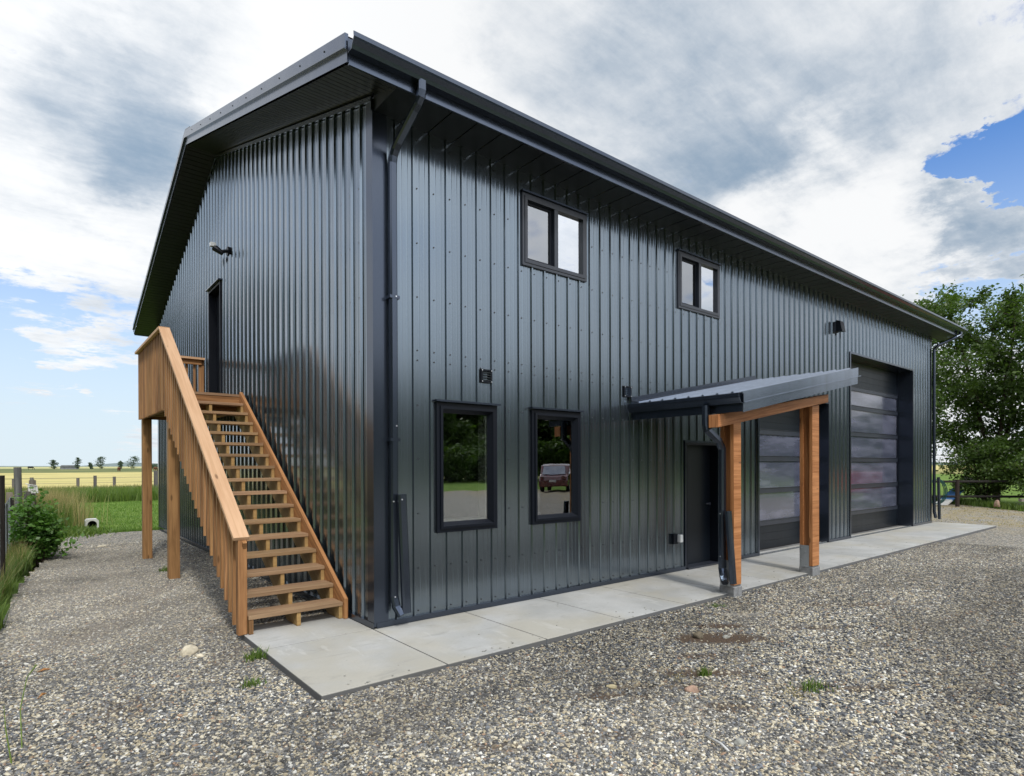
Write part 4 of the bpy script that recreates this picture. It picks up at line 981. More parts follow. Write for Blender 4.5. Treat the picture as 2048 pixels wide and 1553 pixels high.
# handrails
RX = XL-.045
top0, top1 = Vector((RX+.005, .545, .895)), Vector((RX+.005, 4.50, 3.545))
mb = MB(); mb.tint = (1.03, 1, .98); mb.beam(top0, top1, .14, .038); mb.build('handrail', 'wood_cap', ST, bevel=.004)
mb = MB(); mb.tint = (1.05, 1.02, 1.0); mb.box((RX-.065, 4.50, 3.535), (RX+.075, DY1+.03, 3.573)); mb.box((RX+.076, DY1-.11, 3.535), (-.05, DY1+.03, 3.573)); mb.each('handrail', 'wood_cap', ST)
mb = MB(); mb.tint = (1, .95, .9); d_ = (top1-top0).normalized(); off = Vector((.026, 0, -.075)); mb.beam(top0+off, top1+off, .036, .085); mb.box((RX+.013, 4.50, 3.445), (RX+.05, DY1, 3.533)); mb.box((RX+.05, DY1-.06, 3.445), (-.10, DY1-.024, 3.533)); mb.each('rail_board', 'wood_stair', ST)
y = .60; rs_ = (3.545-.895)/(4.50-.545)
while y < 4.47:
    zt = .895 + rs_*(y-.545) - .022; zb = max(.008, 0 + (2.36/(4.42-.62))*(y-.64)) if y > .7 else .008
    mb = MB(); mb.tint = rt_tint(.62, 1.22); mb.beam((RX-.006, y, zb), (RX-.006, y, zt), .036, .038, up=(0, 1, 0), cut1=0.0)
    mb.build('baluster', 'wood_stair', ST); y += .148
y = 4.53
while y < DY1:
    mb = MB(); mb.tint = rt_tint(.62, 1.2); mb.box((RX-.024, y, DZ-.275), (RX+.012, y+.038, 3.534)); mb.build('baluster', 'wood_stair', ST); y += .145
x = RX+.10
while x < -.16:
    mb = MB(); mb.tint = rt_tint(.8, 1.1); mb.box((x, DY1+.0, DZ-.2), (x+.038, DY1+.036, 3.534)); mb.build('baluster', 'wood_stair', ST); x += .125
mb = MB(); mb.tint = (.95, .92, .9); mb.box((-.135, DY1-.022, DZ), (-.05, DY1+.06, 3.534)); mb.build('post', 'wood_stair', ST)
mb = MB(); mb.tint = (1.06, 1.0, .95); mb.box((RX-.022, .548, .006), (RX+.018, .59, .88)); mb.box((RX+.02, .56, .006), (RX+.058, .65, .885)); mb.each('newel_post', 'wood_stair', ST)
mb = MB(); mb.tint = (.62, .62, .6); mb.box((XL+.022, .535, .003), (XL+.060, .556, .130)); mb.build('foot_block', 'wood_stair', ST)

# ------------------------------------------------------------------ leaves, grass
def leaf_arrays(P, size, rng, droop=0.3, upb=0.4, asp=0.55):
    n = len(P); a = rng.uniform(0, 2*np.pi, n); el = rng.normal(-droop, .5, n)
    d = np.stack([np.cos(a)*np.cos(el), np.sin(a)*np.cos(el), np.sin(el)], 1)
    r = rng.normal(0, 1, (n, 3)); r[:, 2] += upb*2; nn = np.cross(d, r); nn /= np.linalg.norm(nn, axis=1, keepdims=True)+1e-9
    s = (size*rng.uniform(.6, 1.25, n))[:, None]
    up_ = np.cross(nn, d)
    v0 = P; v2 = P + d*s; v1 = P + d*s*.45 + nn*s*asp*.5 + up_*s*.08; v3 = P + d*s*.45 - nn*s*asp*.5 + up_*s*.08
    V = np.stack([v0, v1, v2, v3], 1).reshape(-1, 3)
    Fc = (np.arange(n)*4)[:, None] + np.array([0, 1, 2, 3]); return V, Fc
def foliage(name, P, size, m, parent, rng, origin, **k):
    V, Fc = leaf_arrays(P, size, rng, **k)
    c = P.mean(0); zr = (P[:, 2]-P[:, 2].min())/(np.ptp(P[:, 2])+1e-6)
    # light and dark clumps: neighbouring leaves share a tone
    q = np.floor(P/0.55).astype(int); h = ((q[:, 0]*73856093) ^ (q[:, 1]*19349663) ^ (q[:, 2]*83492791)) % 997/997.
    tn = np.clip(.15 + .45*h + .4*rng.uniform(0, 1, len(P)), 0, 1)
    tint = np.repeat(np.stack([tn, tn, tn], 1), 4, axis=0)
    return np_mesh(name, V, Fc, tint, m, parent, origin)
def tree(name, x, y, H, Rr, seed, nleaf, leaf, label, cat='tree', group=None, mat_='leaf_tree', low=.12, trunks=1, lean=0.0, gap=.30, base=-.1):
    rng = np.random.default_rng(seed); rr_ = random.Random(seed)
    T = thing(name, (x, y, base), label, cat, group); mb = MB(); tips = []
    for k_ in range(trunks):
        a0 = rr_.uniform(0, 6.28); tr = .016*H if trunks == 1 else .011*H
        pts = [Vector((x, y, base))]; dirv = Vector((math.cos(a0)*(.08+lean), math.sin(a0)*(.08+lean), 1)).normalized()
        ht = H*(.92 if k_ == 0 else rr_.uniform(.65, .88)); ns = 9
        for i in range(ns):
            dirv = (dirv + Vector((rr_.uniform(-.12, .12), rr_.uniform(-.12, .12), .05))).normalized(); pts.append(pts[-1]+dirv*ht/ns)
        mb.tube(pts, [tr*(1-i/(ns+.5))+.012 for i in range(ns+1)], 7, caps=False)
        nb = int(16/trunks**.5)+5
        for b_ in range(nb):
            f = low + (1-low)*(b_+rr_.random())/nb; f = min(f, .97); i = min(ns-1, int(f*ns)); p = pts[i].lerp(pts[i+1], f*ns-i)
            env = math.sin(math.pi*min(1, max(.0, (f-low*.6)/(1.08-low*.6)))**.75)**.6
            ln = Rr*env*rr_.uniform(.65, 1.05)/(1.0 if trunks == 1 else 1.1); a = b_*2.4+rr_.uniform(-.5, .5); up_ = rr_.uniform(.15, .75)
            dv = Vector((math.cos(a), math.sin(a), up_)).normalized(); bp = [p]; m_ = 5
            for q in range(m_):
                dv = (dv + Vector((rr_.uniform(-.22, .22), rr_.uniform(-.22, .22), rr_.uniform(-.1, .16)))).normalized(); bp.append(bp[-1]+dv*ln/m_)
            r0 = tr*.42*(1-f*.6); mb.tube(bp, [max(.006, r0*(1-q/m_)) for q in range(m_+1)], 5, caps=False)
            for q in range(1, m_+1):
                for s_ in range(3 if q < m_ else 2):
                    a2 = rr_.uniform(0, 6.28); dv2 = (dv*.5 + Vector((math.cos(a2), math.sin(a2), rr_.uniform(-.3, .6)))).normalized(); l2 = ln*rr_.uniform(.16, .34)
                    e = bp[q]+dv2*l2; mid = bp[q].lerp(e, .5) + Vector((rr_.uniform(-.05, .05),)*3)*l2
                    mb.tube([bp[q], mid, e], [.010, .007, .004] if H > 4 else [.004, .003, .002], 3, caps=False); tips += [(bp[q].lerp(e, .55), l2), (e, l2)]
    mb.build('trunk', 'bark', T)
    tips = [t_ for t_ in tips if rr_.random() > gap]
    C_ = np.array([t_[0][:] for t_ in tips]); S_ = np.array([t_[1] for t_ in tips]); w_ = rng.uniform(.3, 1.4, len(C_)); w_ /= w_.sum()
    idx = rng.choice(len(C_), nleaf, p=w_); sig = np.clip(S_[idx]*.42, .10, .55)[:, None]
    P_ = C_[idx] + rng.normal(0, 1, (nleaf, 3))*sig*np.array([1, 1, .7]); P_ = P_[P_[:, 2] > base+.08]
    foliage('crown', P_, leaf, mat_, T, rng, (x, y, base+H*.55)); return T
def blades(sample, n, h, w, rng, bend=.35):
    P_ = sample(n); hh = h*rng.uniform(.5, 1.2, n); a = rng.uniform(0, 6.28, n); b_ = rng.uniform(0, bend, n)*hh
    dx = np.stack([np.cos(a), np.sin(a), 0*a], 1); sdv = np.stack([-np.sin(a+.6), np.cos(a+.6), 0*a], 1)*w/2
    z = np.array([0, 0, 1.])
    v0 = P_-sdv; v1 = P_+sdv; m0 = P_+dx*(b_*.3)[:, None]+z*(hh*.55)[:, None]; tip = P_+dx*b_[:, None]+z*hh[:, None]
    V = np.stack([v0, v1, m0+sdv*.7, m0-sdv*.7, tip+sdv*.08, tip-sdv*.08], 1).reshape(-1, 3)
    i = (np.arange(n)*6)[:, None]; Fc = np.concatenate([i+np.array([0, 1, 2, 3]), i+np.array([3, 2, 4, 5])]); return V, Fc
def grass(name, sample, n, h, w, m, seed, label=None, cat=None, bend=.35, kind='stuff', parent=None, origin=(0, 0, 0), tb=(.0, 1.0)):
    rng = np.random.default_rng(seed); V, Fc = blades(lambda k_: sample(k_, rng), n, h, w, rng, bend)
    tn = np.repeat(rng.uniform(tb[0], tb[1], n), 6); o = np_mesh(name, V, Fc, np.stack([tn]*3, 1), m, parent, origin)
    return tag(o, label, cat, kind=kind)
def strip_s(xf, y0, y1, wdt, z=-.10):
    def s(n, rng):
        y = rng.uniform(y0, y1, n); cl = np.sin(y*3.1)*.06+np.sin(y*7.7)*.04
        x = xf(y) - np.abs(rng.normal(0, 1, n))*wdt + cl; return np.stack([x, y, np.full(n, z)], 1)
    return s
edgex = lambda y: np.where(y < 1, -2.84, np.where(y < 5, -2.84+(y-1)*.03, -2.72+(y-5)*.10))
grass('tall_grass', strip_s(lambda y: edgex(y)-.10, -.2, 8.6, .16), 8500, .36, .010, 'grass_green', 3, 'tall green grass growing along the foot of the left wire fence', 'grass', .55)
grass('dry_grass', strip_s(lambda y: edgex(y)-.12, 3.2, 9.6, .12), 1300, .46, .006, 'grass_dry', 4, 'dry seed-headed grass standing among the green grass by the left fence', 'grass', .5)
def box_s(x0, x1, y0, y1, z=-.10):
    return lambda n, rng: np.stack([rng.uniform(x0, x1, n), rng.uniform(y0, y1, n), np.full(n, z)], 1)
def clump_s(cx, cy, sx, sy, z=-.1): return lambda n, rng: np.stack([rng.normal(cx, sx, n), rng.normal(cy, sy, n), np.full(n, z)], 1)
grass('weed_patch', clump_s(-2.3, 15.6, .30, .9), 4200, .70, .012, 'grass_green', 5, 'dark green weeds with tan seed heads between bush and lawn', 'weeds', .45)
grass('seed_grass', clump_s(-2.25, 16.6, .42, 1.0), 4200, .95, .009, 'grass_dry', 6, 'pale tan feathery grass heads above the weeds behind the bush', 'grass', .4)
grass('ground_weeds', clump_s(-1.75, 12.7, .30, .5), 1800, .16, .03, 'grass_green', 7, 'low leafy weeds at the gravel edge in front of the white block', 'weeds', .9)
grass('field_edge_grass', box_s(-3.5, 16, 28.6, 34.0), 26000, .62, .03, 'grass_green', 8, 'long green grass belt between mown lawn and golden field', 'grass', .5, tb=(.1, .9))
grass('pasture_grass', box_s(-9, 22, 34.0, 46.0), 16000, .42, .04, 'grass_dry', 9, 'pale pasture grass on both sides of the far fence', 'grass', .5)
grass('lawn_grass', box_s(-1.9, 9, 12.4, 28.6), 30000, .055, .018, 'grass_lawn', 10, 'short mown green lawn grass behind the staircase', 'grass', .8)
grass('gravel_edge_grass', lambda n, rng: np.stack([rng.uniform(-2.2, .2, n), 12.25+np.abs(rng.normal(0, .18, n)), np.full(n, -.09)], 1), 1600, .11, .014, 'grass_lawn', 11, 'ragged short grass where the lawn meets the gravel', 'grass', .9)
grass('yard_edge_grass', lambda n, rng: (lambda s: np.stack([23.6+s*5.0+rng.normal(0, .15, n), -1+s*4.6+rng.normal(0, .15, n), np.full(n, -.1)], 1))(rng.uniform(-.6, 1.1, n)), 5000, .28, .03, 'grass_green', 12, 'green grass fringe along the rail fence at the far side of the yard', 'grass', .6)
grass('straw_grass', box_s(17.2, 27.5, -2.5, 3.2, -.075), 2600, .05, .03, 'grass_dry', 13, 'straw-coloured dead grass tufts scattered over the yard beyond the building', 'grass', 1.2)

# bush ---------------------------------------------------
def bush():
    rng = np.random.default_rng(21); T = thing('leafy_bush', (-2.42, 7.75, -.1), 'leafy green poplar sapling bush leaning over gravel by the left fence', 'bush')
    mb = MB(); tips = []; rr_ = random.Random(5)
    for i in range(15):
        a = rr_.uniform(0, 6.28); r_ = rr_.uniform(.05, .42); h = rr_.uniform(.55, 1.28)*(1.15-.5*r_/.42); top = Vector((-2.44+math.cos(a)*r_, 7.8+math.sin(a)*r_*1.1, h-.1))
        b0 = Vector((-2.45+rr_.uniform(-.08, .08), 7.75+rr_.uniform(-.08, .08), -.1)); mid = b0.lerp(top, .5)+Vector((0, 0, .06)); mb.tube([b0, mid, top], [.011, .007, .003], 5)
        for k_ in range(12):
            f = rr_.uniform(.25, 1); p = (b0.lerp(mid, f*2) if f < .5 else mid.lerp(top, f*2-1)); a2 = rr_.uniform(0, 6.28); e = p+Vector((math.cos(a2), math.sin(a2), rr_.uniform(-.2, .5)))*rr_.uniform(.08, .22)
            mb.tube([p, e], [.004, .002], 4); tips.append(e)
    for e in ((-2.12, 7.45, .30), (-2.05, 7.5, .24), (-2.15, 7.6, .12)):
        mb.tube([(-2.4, 7.7, .2), (-2.25, 7.6, .34), e], [.006, .004, .002], 4); tips.append(Vector(e))
    mb.build('stem', 'bark', T); C_ = np.array([t_[:] for t_ in tips]); idx = rng.integers(0, len(C_), 3200); P_ = C_[idx]+rng.normal(0, .075, (3200, 3)); P_ = P_[P_[:, 2] > -.05]
    foliage('foliage', P_, .082, 'leaf_bush', T, rng, (-2.42, 7.75, .5), asp=.75, upb=.8)
bush()

# left wire fence ----------------------------------------
WF = thing('wire_fence', (-2.86, 9, -.1), 'old wire fence on grey wooden posts along the left edge of the gravel', 'fence')
def post(parent, x, y, h, w, m='wood_grey', round_=True, lean=(0, 0), tint=(1, 1, 1), name='post'):
    mb = MB(); mb.tint = tint
    if round_: mb.tube([(x, y, -.15), (x+lean[0], y+lean[1], h)], w/2, 10)
    else: mb.beam((x, y, -.15), (x+lean[0], y+lean[1], h), w, w, up=(0, 1, 0))
    return mb.build(name, m, parent)
post(WF, -2.87, 4.55, 1.46, .10, 'wood_black', True, (.0, 0)); post(WF, -2.752, 11.6, 1.565, .135, 'wood_grey', True, (-.03, 0), (.9, .95, 1.05))
post(WF, -2.88, 9.7, 1.08, .10, 'wood_grey', False, (.0, 0), (1.5, 1.35, 1.2)); post(WF, -2.80, 9.55, .98, .07, 'wood_black', False, (-.05, .05))
post(WF, -2.90, 7.2, .98, .09, 'wood_black', True); post(WF, -2.66, 13.2, .98, .13, 'wood_grey', False, (.04, 0), (.7, .7, .7)); post(WF, -2.60, 14.1, 1.10, .15, 'wood_grey', False, (.06, .1), (.8, .8, .8)); post(WF, -2.52, 14.6, 1.22, .15, 'wood_grey', False, (.0, .1), (1, .95, .85))
post(WF, -2.5, 19, 1.1, .14); post(WF, -2.5, 24, 1.1, .14); post(WF, -2.5, 29.5, 1.1, .14)
mb = MB()
for z in (.25, .55, .85, 1.0):
    mb.tube([(-2.87, 2.2, z), (-2.87, 4.5, z), (-2.88, 7.2, z-.02), (-2.86, 9.6, z), (-2.76, 11.6, z), (-2.6, 14, z), (-2.5, 19, z-.02), (-2.5, 29, z)], .0022, 4)
y = 3.4
while y < 9.5:      # netting
    for z in np.arange(.0, 1.0, .10): mb.tube([(-2.868, y, z), (-2.868, y+.10, z+.10)], .0013, 3, caps=False); mb.tube([(-2.868, y+.1, z), (-2.868, y, z+.10)], .0013, 3, caps=False)
    y += .10
mb.build('wire', 'galvanised', WF)
rb = MB()
for k_ in range(4): rb.face([(-2.62+k_*.05, 14.0, 1.12-k_*.01), (-2.58+k_*.05, 13.98, 1.14-k_*.01), (-2.555+k_*.05, 13.95, .92), (-2.60+k_*.05, 13.97, .90)])
rb.tube([(-2.66, 14.02, 1.15), (-2.56, 13.97, 1.12), (-2.44, 13.97, 1.10)], .012, 6)
tag(rb.build('ribbon', 'white_plastic'), 'pale blue-white plastic ribbon tied to a leaning post of the left fence', 'ribbon')
# far cross fence
FF = thing('pasture_fence', (2, 38, -.1), 'distant post and wire fence crossing the pasture beyond the lawn', 'fence')
for (x, y, h, w) in ((.50, 38.5, 1.05, .17), (-3.4, 47, .8, .2), (.25, 50, .75, .2), (2.35, 48, .85, .2), (2.95, 33.2, 1.35, .26), (6, 39.5, 1.0, .16), (10, 40, 1.0, .16), (14, 40.5, 1, .16), (-7, 38, 1, .16)): post(FF, x, y, h, w, tint=(.75, .75, .8))
mb = MB()
for z in (.35, .62, .92): mb.tube([(-7, 38, z), (.5, 38.5, z), (6, 39.5, z), (10, 40, z), (14, 40.5, z)], .009, 4)
mb.build('wire', 'wood_grey', FF)

# block in the grass: square duct block with a round opening
bk = thing('white_block', (-1.28, 14.25, -.1), 'white square block with round black opening lying in the grass behind bush', 'block')
mb = MB(); S_ = .29; bx_, by_ = -1.43, 14.1; n_ = 20; zc = -.12+S_/2
ringO, ringI = [], []
for k_ in range(n_):
    a = 2*math.pi*k_/n_; c_, s_2 = math.cos(a), math.sin(a); mx_ = max(abs(c_), abs(s_2)); ringO.append((bx_+S_/2+c_/mx_*S_/2, zc+s_2/mx_*S_/2)); ringI.append((bx_+S_/2+c_*S_*.36, zc+s_2*S_*.36))
for k_ in range(n_):
    j_ = (k_+1) % n_; O0, O1, I0, I1 = ringO[k_], ringO[j_], ringI[k_], ringI[j_]
    mb.face([(O0[0], by_, O0[1]), (O1[0], by_, O1[1]), (I1[0], by_, I1[1]), (I0[0], by_, I0[1])]); mb.face([(O0[0], by_, O0[1]), (O0[0], by_+.4, O0[1]), (O1[0], by_+.4, O1[1]), (O1[0], by_, O1[1])])
mb.build('housing', 'white_plastic', bk)
mb = MB()
for k_ in range(n_):
    j_ = (k_+1) % n_; I0, I1 = ringI[k_], ringI[j_]; mb.face([(I0[0], by_+.004, I0[1]), (I1[0], by_+.004, I1[1]), (I1[0], by_+.38, I1[1]), (I0[0], by_+.38, I0[1])])
mb.face([(p[0], by_+.38, p[1]) for p in ringI]); mb.build('opening', 'black_rubber', bk)

# rocks ---------------------------------------------------
def rock(name, x, y, sx, sy, sz, m, seed, label, cat='rock', rz=0, z=-.045):
    import bmesh
    bm = bmesh.new(); bmesh.ops.create_icosphere(bm, subdivisions=3, radius=1); r_ = random.Random(seed); ph = [r_.uniform(0, 6) for _ in range(6)]
    for v in bm.verts:
        c_ = v.co; k_ = 1+.12*math.sin(c_.x*2.3+ph[0])+.10*math.sin(c_.y*3.1+ph[1])+.08*math.sin(c_.z*4+ph[2]+c_.x*2)+.04*math.sin(c_.x*9+ph[3])*math.sin(c_.y*8+ph[4])
        v.co = Vector((c_.x*sx*k_, c_.y*sy*k_, max(c_.z, -.45)*sz*k_))
    me = bpy.data.meshes.new(name); bm.to_mesh(me); bm.free(); me.materials.append(MAT[m]); me.polygons.foreach_set('use_smooth', [True]*len(me.polygons))
    o = link(name, me, None, (x, y, z+sz*.30)); o.rotation_euler = (0, 0, rz); return tag(o, label, cat)
rock('rock', -1.535, .43, .078, .055, .055, 'rock_pale', 1, 'large cream-white rock lying on the gravel left of the stair foot', rz=-.5)
rock('rock', -1.475, .26, .030, .028, .028, 'rock_pale', 2, 'small cream stone just below the large white rock', rz=.3)
rock('rock', 1.06, -2.80, .052, .035, .032, 'rock_pink', 3, 'pinkish brown flat rock lying in the foreground gravel', rz=-.8)
rock('rock', 2.25, -2.07, .05, .04, .04, 'rock_dark', 4, 'dark olive rock beside the bare soil patch in the gravel', rz=-.6)
rock('rock', 2.44, -2.24, .035, .025, .022, 'rock_grey', 5, 'small grey stone at the right end of the bare soil patch', rz=-.6)
rock('rock', .68, -2.39, .040, .022, .018, 'rock_tan', 6, 'flat yellowish stone on the gravel near the slab edge', rz=-.9)
rock('rock', .58, -3.45, .035, .026, .022, 'rock_grey', 7, 'pale grey stone at the bottom edge beside the white stick', rz=-.9)
rock('rock', -1.45, 9.2, .11, .06, .03, 'rock_pale', 8, 'long flat pale stone on the gravel behind the stair posts', rz=.9)
mb = MB(); mb.tube([(.42, -3.47, -.025), (.46, -3.40, -.022), (.50, -3.27, -.028)], [.007, .008, .006], 7); tag(mb.build('stick', 'white_plastic', smooth=True), 'thin bleached white stick lying in the gravel near the bottom edge', 'stick')
for (x, y, a, lab) in ((-2.50, .62, .2, 'curled brown leaf upper one on the gravel near left edge'), (-2.52, -.02, 1.0, 'curled reddish brown leaf lower one on the gravel near left edge')):
    mb = MB(); c_, s_2 = math.cos(a)*.05, math.sin(a)*.05; mb.face([(x-c_, y-s_2, -.025), (x, y-.014, -.012), (x+c_, y+s_2, -.022), (x, y+.014, -.006)]); mb.face([(x-c_, y-s_2, -.029), (x, y+.014, -.010), (x+c_, y+s_2, -.026), (x, y-.014, -.016)])
    tag(mb.build('fallen_leaf', 'dead_leaf'), lab, 'leaf')
mb = MB(); mb.tube([(-2.62, -.95, -.05), (-2.63, -.6, .10), (-2.60, -.2, .17), (-2.55, .12, .16)], [.004, .0035, .003, .007], 5); mb.tube([(-2.66, -1.1, -.05), (-2.69, -.95, .12), (-2.70, -.8, .2)], [.004, .003, .001], 4)
tag(mb.build('grass_stalk', 'grass_green', origin=(-2.62, -.95, -.05)), 'single long grass stalk arching up from the bottom left corner', 'grass stalk')
def weed(x, y, n, h, w, sp, m, seed, lab, z=-.05, bend=1.0):
    return grass('weed', clump_s(x, y, sp, sp*.8, z), n, h, w, m, seed, lab, 'weed', bend, kind=None, origin=(x, y, z))
weed(-1.125, -.085, 130, .085, .012, .045, 'grass_green', 31, 'green weed growing against the corner edge of the slab near stairs')
weed(-1.33, -.70, 80, .06, .010, .035, 'grass_green', 32, 'small green weed in gravel left of the slab corner')
weed(1.40, -2.68, 90, .075, .007, .022, 'grass_green', 33, 'upright grass tuft above the pinkish brown rock', bend=.5)
weed(1.22, -2.60, 100, .022, .010, .07, 'grass_dry', 34, 'flat mossy yellow-green weed left of the upright grass tuft')
weed(1.78, -3.33, 120, .05, .009, .06, 'grass_green', 35, 'dark green weed tuft in the right foreground gravel')
weed(1.56, -3.30, 90, .025, .010, .07, 'grass_dry', 36, 'flat yellowish weed patch left of the dark foreground tuft')
weed(-.95, 5.15, 80, .09, .012, .06, 'grass_green', 37, 'small weed at the foot of the nearer landing post')
weed(3.45, -1.50, 60, .04, .009, .05, 'grass_green', 38, 'tiny green weed beside the base of the nearer porch post')

# ------------------------------------------------------------------ background left
FT = [(109, 915, 929, 6.5, 344.6, 1.0, 'rounded distant tree leftmost on the horizon'), (154, 912, 930, 15, 344.3, .7, 'tall narrow distant tree second from left on the horizon'),
      (182, 918, 929, 20.4, 344, .6, 'tiny thin distant tree between narrow tree and round tree'), (200, 913, 932, 24, 343.7, 1.0, 'dark round distant tree in the middle of the horizon row'),
      (241, 917, 930, 32.2, 343, .7, 'small conical distant tree left of the wide tree'), (263, 912, 932, 36.8, 342.5, 1.25, 'widest distant tree rightmost in the horizon row before stair post')]
for i, (px2, top, bot, x, y, wd, lab) in enumerate(FT):
    h = (bot-top)/F_PX*347*1.15; bz_ = -.16 + (math.hypot(x, y)-150)/600*2.3
    tree('distant_tree', x, y, h, h*.42*wd, 50+i, 700, .55, lab, 'tree', None, 'leaf_far', low=.12, gap=.1, base=bz_-.2)
tree('distant_shrub', 46.2, 341, 1.9, 3.0, 60, 400, .6, 'low dark shrub clump on the horizon between the stair posts', 'shrub', None, 'leaf_far', low=.1, gap=.1, base=.5)
mb = MB(); mb.box((9, 352, .6), (16, 357, 1.9)); mb.prism([(9, 351.6, 1.9), (16, 351.6, 1.9), (15.6, 351.6, 2.6), (9.4, 351.6, 2.6)], (0, 5.8, 0)); tag(mb.build('farm_shed', 'shed_grey'), 'low grey farm shed on the horizon between two distant trees', 'shed')
def cow(x, y, m, lab, rz=0, base=0):
    T = thing('cow', (x, y, base), lab, 'cow'); mb = MB()
    mb.tube([(x-.95, y, base+1.05), (x-.6, y, base+1.1), (x, y, base+1.02), (x+.7, y, base+1.12), (x+.95, y, base+1.0)], [.25, .36, .42, .36, .2], 10)
    mb.tube([(x+.85, y, base+1.15), (x+1.15, y, base+.75), (x+1.3, y, base+.35)], [.2, .14, .12], 8); mb.tube([(x+1.25, y, base+.45), (x+1.5, y, base+.18)], [.14, .08], 8); mb.tube([(x-.98, y, base+1.1), (x-1.05, y, base+.5)], .04, 5)
    for dx_, dy__ in ((-.7, .2), (-.7, -.2), (.65, .2), (.65, -.2)): mb.tube([(x+dx_, y+dy__, base+.9), (x+dx_*1.03, y+dy__, base+.45), (x+dx_, y+dy__, base)], [.14, .08, .06], 6)
    mb.build('body', m, T); T.rotation_euler = (0, 0, rz)
cow(20.5, 230, 'cow_brown', 'brown cow grazing in the field below the round distant tree', 1.25, .1); cow(31.0, 230, 'cow_brown', 'brown cow grazing below the widest distant tree', .95, .1)
cow(35.0, 231, 'cow_brown', 'brown cow grazing nearest to the farther stair post', 1.35, .1); cow(-2.2, 330, 'cow_black', 'black cow standing on the horizon above the tall fence post', base=.55)

# ------------------------------------------------------------------ background right
tree('broadleaf_tree', 27.3, 4.9, 9.6, 3.8, 71, 32000, .17, 'tall green broadleaf tree right behind the far corner of the building', low=.08, trunks=3, gap=.25)
tree('broadleaf_tree', 30.6, 1.6, 10.4, 3.8, 72, 30000, .17, 'broadleaf tree with bare lower limbs at the right edge of the yard', low=.10, trunks=3, gap=.34)
tree('broadleaf_tree', 29.0, -1.8, 10.0, 3.6, 73, 28000, .17, 'darker broadleaf tree cut off by the right picture edge', low=.06, trunks=2, gap=.28)
tree('broadleaf_tree', 34.5, 7.0, 9.0, 3.4, 77, 12000, .18, 'loose crowned tree behind the tree at the building corner', low=.10, trunks=2, gap=.35)
tree('shrub', 26.8, 1.2, 2.6, 1.9, 74, 9000, .12, 'dark low shrub under the trees behind the rail fence', 'shrub', low=.05, trunks=3, gap=.1)
tree('shrub', 26.0, -.9, 2.4, 1.7, 75, 8000, .12, 'low shrub at the right edge above the lying planks', 'shrub', low=.05, trunks=3, gap=.1)
RF = thing('rail_fence', (24.6, 1.7, -.1), 'dark two-rail wooden fence beyond the far end of the building', 'fence')
fa, fb, fc = (24.0, 2.75), (24.95, 1.62), (27.2, -1.1)
for (x, y) in (fa, fb): post(RF, x, y, .98, .14, 'wood_black', True, tint=(1.4, 1.2, 1.1))
mb = MB()
for z in (.90, .33): mb.tube([(23.3, 3.6, z), (*fa, z), (*fb, z), (fc[0], fc[1], z+.02)], .045, 7)
mb.each('rail', 'wood_black', RF)
hc = MB(); rr0 = []
for k_ in range(3):
    hc_pts = [(24.42+.022*k_+ (.30+.012*k_)*math.cos(a)*.64, 2.18-.03*k_-(.30+.012*k_)*math.cos(a)*.77, .52+.47*math.sin(a)) for a in np.linspace(0, 2*math.pi, 25)]
    hc.tube(hc_pts, .018, 6, caps=False)
tag(hc.build('garden_hose', 'hose_green', smooth=True), 'coiled dark green garden hose hanging on the rail fence', 'hose')
sd_ = thing('blue_slide', (26.6, 2.2, -.1), 'blue and white board leaning in the grass behind the rail fence', 'board')
mb = MB(); mb.beam((25.7, 2.35, -.06), (27.1, 1.75, .95), .50, .05); mb.build('board', 'blue_paint', sd_)
mb = MB(); mb.beam((25.62, 2.385, -.10), (25.95, 2.243, .14), .52, .06); mb.beam((26.85, 1.857, .78), (27.2, 1.707, 1.04), .52, .06); mb.each('end_plate', 'white_plastic', sd_)
mb = MB(); mb.tint = (1.6, 1.5, 1.4); mb.beam((24.3, -.35, .30), (26.6, -3.4, .34), .20, .10); mb.tint = (1, 1, 1); mb.beam((24.4, -.30, .10), (26.5, -3.3, .12), .24, .14); tag(mb.build('stacked_planks', 'wood_grey'), 'weathered grey planks lying under the trees at the right edge', 'planks')
rock('rock', 24.6, .35, .09, .08, .16, 'rock_pink', 12, 'upright pinkish stone beside the planks under the trees', z=.05)
rock('rock', 24.5, -1.1, .10, .09, .09, 'rock_pale', 13, 'small white stone resting on the planks at right edge', z=.36)

# ------------------------------------------------------------------ what the metal and glass mirror: shelterbelt, vehicles
proto = tree('shelterbelt_tree', 6, -52, 11.5, 4.2, 81, 11000, .60, 'dark green tree in the shelterbelt across the yard', 'tree', 'shelterbelt trees across the yard', low=.06, gap=.12)
proto2 = tree('shelterbelt_tree', 14, -55, 10.0, 3.6, 82, 9000, .60, 'dark green tree in the shelterbelt across the yard', 'tree', 'shelterbelt trees across the yard', low=.05, gap=.15)
def copy_tree_(o, loc, rz, s):
    c_ = o.copy(); COL.objects.link(c_); c_.location = loc; c_.rotation_euler = (0, 0, rz); c_.scale = (s, s, s)
    for ch in list(o.children):
        k_ = ch.copy(); COL.objects.link(k_); k_.parent = c_
    return c_
rr_ = random.Random(4)
i = 0
for x in range(-30, 110, 5):
    if x in (5,): continue
    copy_tree_(proto if i % 2 else proto2, (x+rr_.uniform(-1.5, 1.5), -52+rr_.uniform(-4, 4)+max(0, x-40)*.45, -.1), rr_.uniform(0, 6), rr_.uniform(.8, 1.15)); i += 1
for k_ in range(9):
    c_ = copy_tree_(proto if k_ % 2 else proto2, (-20-k_*1.2+rr_.uniform(-2, 2), 8+k_*6.0, -.1), rr_.uniform(0, 6), rr_.uniform(.7, .95))
    c_['label'] = 'unseen dark green tree added close by in the west to darken the wall ribs'; c_['group'] = 'windbreak trees west of the fence'
